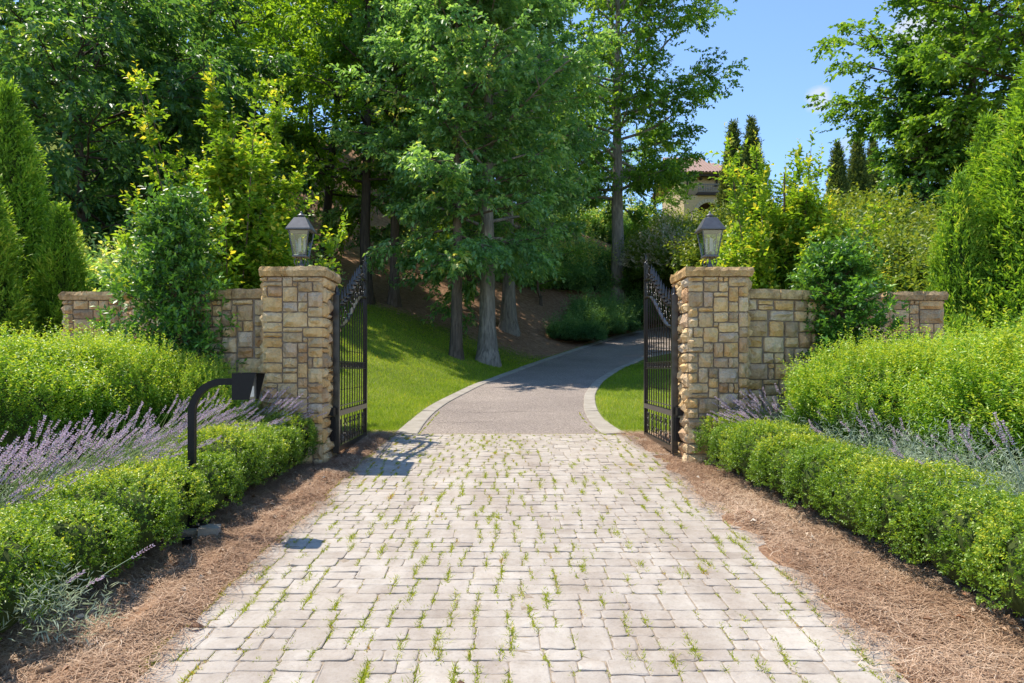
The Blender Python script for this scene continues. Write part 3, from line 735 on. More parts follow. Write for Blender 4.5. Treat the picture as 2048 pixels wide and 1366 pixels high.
obj('side_plate', hood_side(-.105, -.099).me('side_plate', M['postpaint']), ip); obj('side_plate', hood_side(.099, .105).me('side_plate', M['postpaint']), ip)
obj('top_plate', MB().box(hx0, hx1t + .002, -.105, .105, hz1 + .001, hz1 + .007).me('top_plate', M['postpaint']), ip)
obj('back_box', MB().box(hx0, hx0 + .105, -.098, .098, hz0, hz1 - .002).me('back_box', M['postpaint']), ip)
pn = obj('panel', MB().box(hx0 + .106, hx0 + .114, -.095, .095, hz0 + .004, hz1 - .004).me('panel', M['steel']), ip)
obj('keypad', MB().box(hx0 + .1145, hx0 + .119, -.05, .03, hz0 + .02, hz0 + .10).me('keypad', M['white']), pn)
wl = empty('well_light', (-2.23, 4.98, gzf(-2.23, 4.98))); tag(wl, 'small black cup shaped ground light in the straw below the intercom post', 'garden light')
obj('cup', MB().lathe([(.001, -.02), (.03, -.02), (.034, .06), (.04, .062), (.04, .07), (.033, .07), (.028, .02), (.001, .02)], 12).me('cup', M['postpaint'], True), wl)
obj('lens', MB().lathe([(.031, .064), (.001, .066)], 12).me('lens', M['glass']), wl)

# ------------------------------------------------------------------ foliage generators
def leaf_geo(P, D, N, L, Wd, fold=.18, bend=.15):
    D = unit(D); S = unit(np.cross(D, N)); N = np.cross(S, D)
    L = np.broadcast_to(L, (len(P),))[:, None]; Wd = np.broadcast_to(Wd, (len(P),))[:, None]
    mid = P + D * L * .45; up = N * Wd * fold
    V = np.stack([P, mid + S * Wd * .5 + up, P + D * L - N * L * bend, mid - S * Wd * .5 + up], 1)
    i = np.arange(len(P))[:, None] * 4
    F = np.stack([i + np.array([[0, 1, 2]]), i + np.array([[0, 2, 3]])], 1).reshape(-1, 3)
    return V.reshape(-1, 3), F
class Leaves:
    def __init__(s): s.P = []; s.D = []; s.N = []; s.L = []; s.W = []; s.T = []
    def add(s, P, D, N, L, W, T):
        n = len(P); s.P.append(P); s.D.append(D); s.N.append(N)
        s.L.append(np.broadcast_to(L, (n,))); s.W.append(np.broadcast_to(W, (n,))); s.T.append(np.broadcast_to(T, (n,)))
    def me(s, name, mat, fold=.18, bend=.15):
        c = np.concatenate
        V, F = leaf_geo(c(s.P), c(s.D), c(s.N), c(s.L), c(s.W), fold, bend)
        return mesh(name, V, F, mat, tint=np.clip(np.repeat(c(s.T), 2), 0, 1))
def sprigs(lv, rng, base, dirs, length, k, lL, lW, spread=.9, droop=.0, t0=.1, tint=.5, tvar=.18, tip=.15, updown=0.35):
    """k leaves set alternately along each sprig"""
    n = len(base); dirs = unit(dirs); length = np.broadcast_to(length, (n,))
    tt = t0 + (1 - t0) * (np.arange(k) + rng.uniform(0, .6, (n, k))) / k
    side = unit(np.cross(dirs, np.array([0, 0, 1.0]) + rng.normal(0, .3, (n, 3)))); up = np.cross(side, dirs)
    ph = np.arange(k)[None, :] * 2.4 + rng.uniform(0, 6.28, (n, 1)) + rng.normal(0, .4, (n, k))
    P = base[:, None, :] + dirs[:, None, :] * (tt * length[:, None])[..., None]; P = P - np.array([0, 0, 1.0]) * (droop * (tt ** 2) * length[:, None])[..., None]
    rad = np.cos(ph)[..., None] * side[:, None, :] + updown * np.sin(ph)[..., None] * up[:, None, :]
    D = dirs[:, None, :] * (1.0 - .45 * spread) + rad * spread + rng.normal(0, .22, (n, k, 3)); D[..., 2] -= droop * .9
    N = np.array([0, 0, 1.0]) + rng.normal(0, .38, (n, k, 3)) + .35 * rad
    T = np.broadcast_to(tint, (n,))[:, None] + tip * (tt - .5) + rng.normal(0, tvar, (n, k))
    sz = rng.uniform(.7, 1.15, (n, k))
    lv.add(P.reshape(-1, 3), D.reshape(-1, 3), N.reshape(-1, 3), (lL * sz).ravel(), (lW * sz).ravel(), T.ravel())

def mound(seed, rx, ry, h, nsp, k, lL, lW, splen, mat, tw=0, lump=.12, square=2.6, low=.06, yel=.25, up=.55, deep=.78):
    """clipped or loose rounded shrub: returns foliage mesh and inner twig mesh"""
    rng = np.random.default_rng(seed); lv = Leaves()
    d = unit(rng.normal(size=(nsp, 3))); d[:, 2] = np.abs(d[:, 2]) * 1.0 - .28 * (rng.random(nsp) < .42); d = unit(d)
    e = (np.abs(d) ** square).sum(1) ** (-1 / square)
    nz = wav(rng, 9, 3.2); nz2 = wav(rng, 9, 8.0)
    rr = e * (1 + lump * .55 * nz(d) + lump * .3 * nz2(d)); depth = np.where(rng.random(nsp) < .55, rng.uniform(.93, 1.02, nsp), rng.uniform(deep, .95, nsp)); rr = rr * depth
    zc = .42
    P = np.c_[d[:, 0] * rx * rr, d[:, 1] * ry * rr, (zc + d[:, 2] * np.where(d[:, 2] > 0, 1 - zc, zc * 1.35) * rr) * h]
    P[:, 2] = np.maximum(P[:, 2], low + rng.uniform(0, .05, nsp))
    D = d * np.array([1, 1, .8]) + np.array([0, 0, up]) + rng.normal(0, .35, (nsp, 3))
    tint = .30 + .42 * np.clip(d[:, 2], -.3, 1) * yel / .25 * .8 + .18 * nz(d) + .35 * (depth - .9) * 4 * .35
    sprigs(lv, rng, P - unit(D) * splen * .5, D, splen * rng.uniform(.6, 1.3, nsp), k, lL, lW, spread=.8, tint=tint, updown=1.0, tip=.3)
    if tw:
        j = rng.choice(np.where(d[:, 2] > .15)[0], tw); Dt = d[j] * .5 + np.array([0, 0, 1.0]) + rng.normal(0, .3, (tw, 3))
        sprigs(lv, rng, P[j], Dt, splen * rng.uniform(1.2, 2.6, tw), k + 3, lL * 1.05, lW, spread=.8, tint=.85, updown=1.0)
    fol = lv.me('foliage', mat)
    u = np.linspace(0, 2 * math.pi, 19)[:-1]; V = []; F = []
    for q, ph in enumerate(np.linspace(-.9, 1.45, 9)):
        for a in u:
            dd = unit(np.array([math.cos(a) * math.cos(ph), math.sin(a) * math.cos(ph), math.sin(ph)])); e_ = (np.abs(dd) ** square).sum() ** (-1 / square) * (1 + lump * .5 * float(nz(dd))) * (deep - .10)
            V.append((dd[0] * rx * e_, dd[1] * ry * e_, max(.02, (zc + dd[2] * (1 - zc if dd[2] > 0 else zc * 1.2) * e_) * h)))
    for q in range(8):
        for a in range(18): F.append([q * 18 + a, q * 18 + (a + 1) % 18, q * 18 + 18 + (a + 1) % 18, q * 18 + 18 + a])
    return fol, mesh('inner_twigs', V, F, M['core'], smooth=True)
def put(name, label, cat, group, parts, loc, rz=0, scale=(1, 1, 1)):
    root = empty(name, loc, rz, scale); tag(root, label, cat, group)
    for (nm, me) in parts: obj(nm, me, root)
    return root
ORD = ['first', 'second', 'third', 'fourth', 'fifth', 'sixth', 'seventh', 'eighth', 'ninth', 'tenth', 'eleventh', 'twelfth']

# boxwood rows
rng = np.random.default_rng(77)
stems = MB()
for k in range(7):
    a = k * .9; stems.tube([(.03 * math.cos(a), .03 * math.sin(a), -.03), (.10 * math.cos(a), .10 * math.sin(a), .14), (.16 * math.cos(a), .16 * math.sin(a), .26)], .008, 5)
stem_me = stems.me('stems', M['twig'])
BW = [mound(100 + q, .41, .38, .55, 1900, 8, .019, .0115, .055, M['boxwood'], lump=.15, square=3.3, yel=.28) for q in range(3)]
def hedge_row(s, y0, y1, n_, xa, xb, side):
    for k in range(n_):
        t = k / (n_ - 1); y = y1 + (y0 - y1) * t; x = xa + (xb - xa) * t + rng.normal(0, .02)
        f, c = BW[k % 3]
        z = gzf(x, y); sc_ = rng.uniform(.93, 1.07)
        where = ORD[k] + ' boxwood mound from the gate in the %s row' % side
        lab = 'clipped green ' + where
        if k == n_ - 1: lab = 'nearest clipped boxwood mound at the camera end of the %s row' % side
        put('boxwood', lab, 'boxwood', 'boxwood mounds edging the drive', [('foliage', f), ('inner_twigs', c), ('stems', stem_me)], (x, y, z - .01), rng.uniform(0, 6.28), (sc_, sc_, rng.uniform(.98, 1.14)))
hedge_row(-1, 3.0, 7.95, 10, -2.50, -2.66, 'left')
hedge_row(1, 3.05, 8.0, 10, 2.56, 2.90, 'right')

# loose yellow green hedges behind
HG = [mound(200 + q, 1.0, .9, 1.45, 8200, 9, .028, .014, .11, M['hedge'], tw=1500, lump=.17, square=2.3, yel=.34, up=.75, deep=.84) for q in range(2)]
for (lab, x, y, sc_, q, rz) in (
        ('large yellow green hedge mound at the left edge of the picture', -4.75, 6.55, (1.15, 1.05, .96), 0, .3),
        ('large yellow green hedge mound below the left end pillar', -4.15, 7.35, (1.0, .9, .93), 1, 1.2),
        ('smaller darker hedge mound in front of the left holly', -3.45, 7.75, (.66, .66, .80), 0, 2.6),
        ('large yellow green hedge mound at the right edge of the picture', 4.45, 5.35, (1.1, 1.25, .98), 1, .4),
        ('large yellow green hedge mound below the right end pillar', 4.75, 7.2, (1.1, 1.0, .97), 0, 4.0),
        ('yellow green hedge mound in front of the right holly, behind lavender', 3.78, 6.95, (.98, .98, .90), 1, 2.2)):
    put('hedge_shrub', lab, 'shrub', 'loose yellow green hedge shrubs', [('foliage', HG[q][0]), ('inner_twigs', HG[q][1])], (x, y, gzf(x, y) - .02), rz, sc_)

# lavender
def lavender(seed, nst, lean, ln, spread, nleaf, fr=.30):
    rng = np.random.default_rng(seed); lv = Leaves()
    b = np.c_[rng.normal(0, .09, (nleaf, 2)), rng.uniform(.0, .14, nleaf)]
    D = np.c_[rng.normal(0, .6, (nleaf, 2)) + np.array(lean) * .35, rng.uniform(.35, 1.1, nleaf)]; Du = unit(D)
    sprigs(lv, rng, b + Du * .08, Du, rng.uniform(.5, 1.2, nleaf) * fr, 9, .052, .0055, spread=.75, tint=.5, updown=1.0, t0=.05)
    fol = lv.me('leaves', M['lav_leaf'], .1, .1)
    st = []; stF = []; fl = Leaves(); off = 0; single = []
    for k in range(nst):
        d = np.array([lean[0] + rng.normal(0, spread), lean[1] + rng.normal(0, spread), 1.0]); d = d / np.linalg.norm(d)
        L_ = ln * rng.uniform(.7, 1.12); p0 = np.array([rng.normal(0, .06), rng.normal(0, .06), .12]); t = np.linspace(0, 1, 5)
        sag = np.array([d[0], d[1], 0]) * .22 * L_; P = p0 + np.outer(t, d * L_) + np.outer(t ** 2.2, sag) - np.outer(t ** 2.2, np.array([0, 0, .10 * L_]))
        V, F = tube(P, np.array([.0032, .0028, .0025, .0022, .0019]), 3); st.append(V); stF.append(F + off); off += len(V)
        dt = unit(P[-1] - P[-2]); sp = rng.uniform(.07, .13); nw = int(sp / .011)
        ts = np.linspace(0, 1, nw); c = P[-1] + np.outer(ts, dt * sp); w_ = 4
        if rng.random() < .4: c = np.concatenate([c, P[-1][None] - dt * rng.uniform(.02, .035) ])
        c = np.repeat(c, w_, 0); a = rng.uniform(0, 6.28, len(c)); s1 = unit(np.cross(dt, [0.3, .2, .9])); s2 = np.cross(dt, s1)
        rad = np.outer(np.cos(a), s1) + np.outer(np.sin(a), s2)
        if nst <= 20:
            fl = Leaves()
        fl.add(c + rad * .001, rad * .7 + dt * 1.0, rad + rng.normal(0, .4, rad.shape), .014, .008, np.clip(rng.normal(.5, .22, len(c)), 0, 1))
        if nst <= 20: single += [('stem', mesh('stem', V, F, M['lav_leaf'], tint=.25)), ('flower_spike', fl.me('flower_spike', M['lav_flower'], .3, 0))]
    if nst <= 20: return [('leaves', fol)] + single
    return [('leaves', fol), ('stems', mesh('stems', np.concatenate(st), np.concatenate(stF), M['lav_stem'], tint=.5)), ('flower_spikes', fl.me('flower_spikes', M['lav_flower'], .3, 0))]
LVL = [lavender(300 + q, 70, (.72, -.02), .66, .26, 480, .34) for q in range(2)]
LVU = lavender(306, 70, (.45, .1), .62, .22, 260)
LVR = [lavender(310 + q, 14, (-.45, .05), .44, .32, 560, .44) for q in range(2)]
LVG = lavender(315, 120, (-.75, .0), .62, .26, 280)
LVS = lavender(316, 3, (.9, -.2), .36, .25, 90, .24)
LVN = lavender(317, 9, (-.05, .25), .50, .2, 120, .28)
for k, (y, x) in enumerate(((7.82, -2.98), (7.2, -3.22), (6.55, -3.3), (5.95, -3.35), (5.35, -3.38), (4.75, -3.36), (4.2, -3.34))):
    lab = ORD[k] + ' silvery lavender clump from the gate in the left row, stalks leaning right'
    if k == 0: lab = 'flowering lavender clump in front of the left gate pillar'
    if k == 6: lab = 'lavender clump at the left edge of the picture with grey leaves'
    put('lavender', lab, 'lavender', 'lavender clumps behind the boxwood', LVL[k % 2] if k < 5 else LVU, (x, y, gzf(x, y)), rng.uniform(-.3, .3), (1.15,) * 3)
put('lavender', 'flowering lavender clump in front of the right gate pillar leaning left', 'lavender', 'lavender clumps behind the boxwood', LVG, (3.12, 7.75, gzf(3.1, 7.75)), .0, (1.2,) * 3)
for k, (y, x) in enumerate(((7.1, 3.28), (6.5, 3.32), (5.9, 3.36), (5.3, 3.40), (4.75, 3.42))):
    put('lavender', ORD[k + 1] + ' silvery lavender clump from the gate in the right row, few flowers', 'lavender', 'lavender clumps behind the boxwood', LVR[k % 2], (x - .06, y, gzf(x, y) + .10), rng.uniform(-.5, .5), (1.2,) * 3)
put('lavender', 'upright lavender stalks with grey leaves at the right edge of the picture', 'lavender', 'lavender clumps behind the boxwood', LVN, (3.12, 4.22, gzf(3.1, 4.2) + .25), .2, (1.15,) * 3)
put('lavender', 'small grey lavender plant in the straw at lower left, three stalks', 'lavender', 'lavender clumps behind the boxwood', LVS, (-2.30, 3.45, gzf(-2.3, 3.45)), 0, (1.05,) * 3)

# ------------------------------------------------------------------ trees
def limb_path(rng, p0, az, elev, L, curl, m=6):
    P = [np.array(p0, float)]; d = np.array([math.cos(az) * math.cos(elev), math.sin(az) * math.cos(elev), math.sin(elev)])
    for k in range(m - 1):
        d = unit(d + rng.normal(0, .12, 3) + np.array([0, 0, curl])); P.append(P[-1] + d * L / (m - 1))
    return np.array(P)
def tree(seed, H, r0, cb, Rc, mat, bark_m, nlimb=26, nsub=6, ntw=9, k=9, lL=.13, lW=.06, droop=.25, prof='oval', flare=1.5, el0=.15, el1=1.0, lean=(0, 0), tlen=.55, spread=.8, clump=.42, tint0=.42, wob=.10):
    rng = np.random.default_rng(seed); wood = MB(); lv = Leaves()
    zt = np.linspace(0, 1, 12); path = np.stack([lean[0] * zt * H + wob * np.cumsum(rng.normal(0, .3, 12)), lean[1] * zt * H + wob * np.cumsum(rng.normal(0, .3, 12)), zt * H * .96], 1)
    path[0] = (0, 0, -.35); path[1] = path[1] * np.array([.4, .4, 1])
    fine = np.concatenate([[path[0], [0, 0, .12], [0, 0, .45]], path[1:]]) if H > 4 else path
    rad = r0 * (1 - .88 * np.clip(fine[:, 2] / (H * .96), 0, 1) ** .9); rad[0] *= flare * 1.25; 
    if H > 4: rad[1] *= flare * .98; rad[2] *= 1 + (flare - 1) * .35
    V, F = tube(fine, rad, 14)
    if r0 > .15:
        ang = np.tile(np.arange(14), len(fine)); bumpy = 1 + .05 * np.sin(ang * 2.7 + seed) + rng.normal(0, .02, len(V)); lowr = np.repeat(np.clip(1 - fine[:, 2] / .5, 0, 1), 14); bumpy += lowr * .16 * np.sin(ang * 1.8 + seed)
        cc = np.repeat(fine, 14, 0); V = cc + (V - cc) * bumpy[:, None]
    wood.add(V, F)
    tip_b, tip_d, tip_l, tip_t = [], [], [], []
    for i in range(nlimb):
        f = (i + rng.uniform(0, 1)) / nlimb; z = cb + (H * .95 - cb) * f
        s = f if prof != 'spread' else f
        pr = {'oval': math.sqrt(max(.05, 1 - (2 * f - .75) ** 2 * .75)) if f < .97 else .3, 'cone': 1.05 - .85 * f, 'spread': .75 + .4 * math.sin(f * 2.6), 'column': .9 - .45 * f}[prof]
        L = Rc * pr * rng.uniform(.7, 1.12); az = i * 2.4 + rng.normal(0, .45); el = el0 + (el1 - el0) * f + rng.normal(0, .12)
        p0 = np.array([np.interp(z, fine[:, 2], fine[:, 0]), np.interp(z, fine[:, 2], fine[:, 1]), z])
        P = limb_path(rng, p0, az, el, L, .02 - droop * .12)
        lr = r0 * .20 * (1 - f * .6) + .012; wood.tube(P, np.linspace(lr, .012, len(P)), 5, False)
        for j in range(nsub):
            t = .12 + .88 * (j + rng.uniform(.2, 1)) / nsub; q = np.array([np.interp(t * 5, np.arange(6), P[:, c]) for c in range(3)])
            dl = unit(P[min(5, int(t * 5) + 1)] - P[max(0, int(t * 5) - 1)]); sd = unit(np.cross(dl, [0, 0, 1.0])) * rng.choice([-1, 1])
            sd = unit(sd * rng.uniform(.5, 1.1) + dl * .75 + np.array([0, 0, rng.normal(.02, .22)])); sl = L * clump * rng.uniform(.45, 1.0) * (1.15 - .5 * t)
            e = q + sd * sl * .75; wood.tube(np.array([q, (q + e) / 2 + [0, 0, .03], e]), [lr * .35 + .006, .012, .006], 4, False)
            tt = rng.uniform(.15, 1.05, ntw)[:, None]; b = q + sd * sl * tt + rng.normal(0, .16 * sl + .06, (ntw, 3)) * np.array([1, 1, .6])
            d = sd * .7 + dl * .3 + rng.normal(0, .55, (ntw, 3)) * np.array([1, 1, .55]); d[:, 2] -= droop * .7
            tip_b.append(b); tip_d.append(d); tip_t.append(np.full(ntw, tint0 + rng.normal(0, .14)))
    b = np.concatenate(tip_b); d = np.concatenate(tip_d)
    sprigs(lv, rng, b, d, tlen * rng.uniform(.6, 1.25, len(b)), k, lL, lW, spread=spread, droop=droop, tint=np.concatenate(tip_t), updown=.45)
    return [('trunk', wood.me('trunk', bark_m, True)), ('crown', lv.me('crown', mat))]

T_OAK = tree(1, 13.5, .30, 2.8, 3.7, M['oak'], M['bark_grey'], 46, 7, 11, 10, .19, .105, .28, 'oval', 1.55, .02, .9, tlen=.52, spread=.85)
T_OAKB = tree(2, 13.0, .20, 3.1, 3.1, M['oak'], M['bark_brown'], 38, 7, 10, 10, .18, .10, .28, 'oval', 1.25, -.05, .95, tlen=.5, spread=.85)
T_HICK = tree(3, 9.2, .24, 1.2, 4.3, M['hickory'], M['bark_dark'], 44, 8, 12, 9, .25, .11, .38, 'spread', 1.3, -.1, .7, tlen=.55, spread=.85)
T_TALL = tree(4, 19.0, .44, 5.0, 5.7, M['maple'], M['bark_grey'], 52, 8, 14, 9, .21, .15, .22, 'spread', 1.5, .0, .8, tlen=.7)
T_WOOD = tree(5, 15.0, .24, 4.0, 4.3, M['wood_leaf'], M['bark_dark'], 36, 6, 10, 9, .22, .12, .2, 'oval', 1.3, .05, .8, tlen=.7)
T_WOOD2 = tree(6, 14.0, .20, 2.8, 4.0, M['wood_leaf'], M['bark_dark'], 36, 6, 10, 9, .22, .12, .22, 'spread', 1.3, .0, .8, lean=(.07, -.03), tlen=.7)
T_MAPLE = tree(7, 15.0, .34, 5.4, 5.0, M['maple'], M['bark_brown'], 46, 7, 11, 9, .20, .155, .18, 'spread', 1.3, -.1, .7, tlen=.65)
T_SMALL = tree(8, 4.6, .07, 1.0, 1.9, M['maple'], M['bark_brown'], 20, 5, 9, 8, .13, .07, .2, 'spread', 1.2, .1, .9, tlen=.35)
T_VINE = tree(9, 11.0, .28, .5, 3.2, M['holly'], M['bark_dark'], 44, 6, 12, 9, .18, .12, .3, 'column', 1.3, .0, .6, tlen=.5)
def plant_tree(parts, label, x, y, rz, sc_=1.0, name='tree', group='woodland trees behind the gate', dz=0.0, cat='tree', sz=None):
    return put(name, label, cat, group, parts, (x, y, gzf(x, y) - .05 + dz), rz, (sc_, sc_, sz or sc_))
def tx(xp, Y): return (xp - CX) / F_PX * Y
plant_tree(T_OAK, 'stout grey barked tree on the lawn nearest the drive bend, drooping leaves', tx(975, 24.8), 24.8, 2.3, 1.08, 'lawn_tree', sz=1.12)
plant_tree(T_OAKB, 'slender brown barked tree on the lawn just left of the stout tree', tx(912, 23.8), 23.8, 2.1, 1.05, 'lawn_tree', sz=1.1)
plant_tree(T_OAK, 'grey barked tree on the straw edge behind the stout lawn tree', tx(1017, 31.7), 31.7, 5.3, 1.12, 'lawn_tree', sz=1.3)
plant_tree(T_TALL, 'tall straight tree with scaly trunk above the junipers', tx(1235, 42.4), 42.4, 1.0, 1.0, 'tall_tree', sz=1.18)
plant_tree(T_HICK, 'dark large leaved tree behind the left arborvitae', tx(165, 22.0), 22.0, .8, .98, 'hickory_tree')
plant_tree(T_HICK, 'dark large leaved tree behind the left hornbeam', tx(350, 25.5), 25.5, 2.9, 1.0, 'hickory_tree')
plant_tree(T_WOOD2, 'dark leaning trunk tree right above the left lantern', tx(648, 31.6), 31.6, 0, 1.1, 'woodland_tree')
plant_tree(T_WOOD, 'dark trunk tree directly behind the end post of the left gate', tx(733, 28.3), 28.3, 1.1, 1.05, 'woodland_tree')
plant_tree(T_OAKB, 'dark trunk tree on the straw slope just right of the left gate', tx(788, 29.1), 29.1, 2.0, 1.15, 'woodland_tree')
plant_tree(T_WOOD, 'thin trunk tree on the straw slope behind the slender lawn tree', tx(940, 36.1), 36.1, 4.0, .9, 'woodland_tree')
bgt = [(T_WOOD, 60, 29), (T_WOOD2, 270, 33), (T_WOOD, 470, 37), (T_WOOD2, 560, 46), (T_WOOD, 690, 50), (T_WOOD2, 800, 46), (T_WOOD, 870, 54), (T_WOOD, 930, 44), (T_WOOD2, 1040, 50), (T_WOOD, 1120, 58), (T_WOOD2, 150, 45), (T_WOOD, 350, 52), (T_WOOD2, 1195, 62), (T_WOOD, 20, 56), (T_WOOD2, 250, 64), (T_WOOD, 450, 62), (T_WOOD2, 620, 66), (T_WOOD, 780, 64), (T_WOOD2, 980, 66)]
for k, (tr, xp, Y) in enumerate(bgt):
    lab = ['backlit tree on the wooded slope above the far left arborvitae', 'backlit tree between the two dark large leaved trees', 'backlit tree far behind the tip of the left hornbeam', 'backlit tree up the slope left of the left lantern', 'backlit tree at the top of the slope between lantern and gate', 'backlit tree up the slope over the right end of the left gate', 'far backlit tree seen over the slender lawn tree', 'backlit tree high behind the stout lawn tree', 'backlit tree behind the grey barked straw edge tree', 'farthest backlit tree just left of the tall scaly tree', 'far backlit tree at the upper left corner', 'far backlit tree behind the dark tree at upper left', 'far tree directly behind the trunk of the tall scaly tree', 'farthest tree above the arborvitae at the left edge', 'farthest tree glimpsed between the two dark large leaved trees', 'farthest tree glimpsed over the left hornbeam', 'farthest tree glimpsed above the left lantern', 'farthest tree glimpsed above the left gate', 'farthest tree glimpsed between the two lawn trees'][k]
    plant_tree(tr, lab, tx(xp, Y), Y, k * 1.3, 1.0 + .05 * (k % 3), 'woodland_tree')
plant_tree(T_SMALL, 'small multi stemmed tree on the straw beside the junipers', tx(1082, 38.5), 38.5, .5, 1.2, 'understorey_tree', 'understorey trees and shrubs on the slope')
plant_tree(T_WOOD, 'rounded tree screening the left end of the hill house', tx(1308, 66), 66, 2.0, .9, 'woodland_tree', 'trees on the right bank')
# right hand trees
plant_tree(T_MAPLE, 'big spreading tree overhanging the blue sky at upper right', tx(1940, 30), 30, 2.2, 1.02, 'maple_tree', 'trees on the right bank')
plant_tree(T_VINE, 'dark vine covered trunk below the spreading tree at right', tx(1840, 29), 28.5, 0, .98, 'vine_covered_tree', 'trees on the right bank')
plant_tree(T_MAPLE, 'lighter tree behind the right arborvitae at the top right corner', tx(2050, 27), 27, .3, 1.0, 'maple_tree', 'trees on the right bank')
plant_tree(T_WOOD, 'pale green tree left of the vine covered trunk', tx(1850, 38), 38, .3, .72, 'woodland_tree', 'trees on the right bank')

# hornbeams behind the walls
def hornbeam(seed, H, Rb, nsh):
    rng = np.random.default_rng(seed); lv = Leaves(); wood = MB()
    wood.tube([(0, 0, -.2), (0, 0, H * .4), (.03, 0, H * .9)], [.06, .045, .01], 7)
    for i in range(nsh):
        f = (i + rng.random()) / nsh; az = i * 2.4 + rng.normal(0, .3); z0 = H * (.05 + .58 * f); out = Rb * (1 - .78 * f) * rng.uniform(.55, 1.1); hgt = (H - z0) * rng.uniform(.25, .6) if rng.random() < .9 else (H - z0) * .93
        P = np.array([[0, 0, z0], [out * .55 * math.cos(az), out * .55 * math.sin(az), z0 + hgt * .35], [out * math.cos(az), out * math.sin(az), z0 + hgt]])
        tq = np.linspace(0, 1, 7); Q = np.stack([np.interp(tq, [0, .5, 1], P[:, c]) for c in range(3)], 1); wood.tube(Q, np.linspace(.016, .004, 7), 4, False)
        m = 84; t = rng.uniform(.05, 1, m); b = np.stack([np.interp(t, tq, Q[:, c]) for c in range(3)], 1); dd = unit(P[2] - P[1])
        d = dd * .8 + rng.normal(0, .6, (m, 3)) + np.array([0, 0, .25])
        sprigs(lv, rng, b, d, rng.uniform(.14, .42, m) * (1.2 - .5 * f), 9, .098, .058, spread=.85, droop=.05, tint=.40 + .25 * t + .12 * rng.normal(size=m), updown=.5, tip=.25)
        sprigs(lv, rng, Q[-1:], dd[None] + np.array([[0, 0, .5]]), rng.uniform(.25, .5), 12, .06, .032, spread=.8, tint=.85)
    return [('trunk', wood.me('trunk', M['twig'])), ('crown', lv.me('crown', M['hornbeam']))]
HB = hornbeam(40, 5.9, 1.6, 80); HB2 = hornbeam(41, 4.55, 1.5, 72)
put('hornbeam', 'bright green upright young tree behind the wall left of the left lantern', 'tree', 'young bright trees behind the wing walls', HB, (tx(465, 11.1), 11.1, gzf(-4.3, 11.1)), 0, (1.12, 1.0, .93))
put('hornbeam', 'bright green upright young tree behind the wall right of the right lantern', 'tree', 'young bright trees behind the wing walls', HB2, (tx(1568, 11.4), 11.4, gzf(4.4, 11.4)), 1.0, (.95, .95, 1.0))
put('hornbeam', 'lower bright green young tree behind the left holly', 'tree', 'young bright trees behind the wing walls', HB2, (tx(345, 12.6), 12.6, gzf(-5.8, 12.6)), 2.0, (1.0, 1.0, .55))
put('hornbeam', 'lower bright green young tree behind the right wing wall', 'tree', 'young bright trees behind the wing walls', HB, (tx(1640, 11.4), 11.4, gzf(5, 11.4)), 3.0, (.85, .85, .62))

# hollies in front of the walls
def holly(seed, H, Rb, nb):
    rng = np.random.default_rng(seed); lv = Leaves(); wood = MB()
    for s in range(3):
        a = s * 2.1; wood.tube([(.05 * math.cos(a), .05 * math.sin(a), -.1), (.10 * math.cos(a), .10 * math.sin(a), H * .45), (.05 * math.cos(a), .05 * math.sin(a), H * .92)], [.035, .025, .008], 6)
    for i in range(nb):
        f = (i + rng.random()) / nb; az = i * 2.4 + rng.normal(0, .4); z = H * (.06 + .9 * f); L = Rb * (1.05 - .85 * f ** 1.3) * rng.uniform(.55, 1.12)
        d = np.array([math.cos(az), math.sin(az), .35 + .5 * f]); e = np.array([0, 0, z]) + d * L; wood.tube([(0, 0, z), tuple(e * .5 + np.array([0, 0, z]) * .5 + [0, 0, .02]), tuple(e)], [.012, .008, .004], 4, False)
        m = 26; t = rng.uniform(.3, 1.05, m) ** .7; b = np.array([0, 0, z]) + d * L * t[:, None] + rng.normal(0, .09, (m, 3)); dd = d * .6 + rng.normal(0, .55, (m, 3)) + np.array([0, 0, .3])
        sprigs(lv, rng, b, dd, rng.uniform(.09, .22, m), 9, .075, .036, spread=.75, tint=.26 + .45 * np.clip(t - .3, 0, 1) + rng.normal(0, .1, m), updown=1.0, tip=.35)
    return [('trunk', wood.me('trunk', M['twig'])), ('crown', lv.me('crown', M['holly'], .1, .05))]
HO = holly(50, 2.95, .82, 90)
put('holly', 'glossy dark green holly in front of the left wing wall', 'holly', 'hollies in front of the wing walls', HO, (tx(352, 8.35), 8.35, gzf(-3.9, 8.35)), 0, (1.02, .8, 1.0))
put('holly', 'glossy dark green holly in front of the right wing wall', 'holly', 'hollies in front of the wing walls', HO, (tx(1672, 8.6), 8.6, gzf(4, 8.6)), 2.0, (1.05, .85, .84))

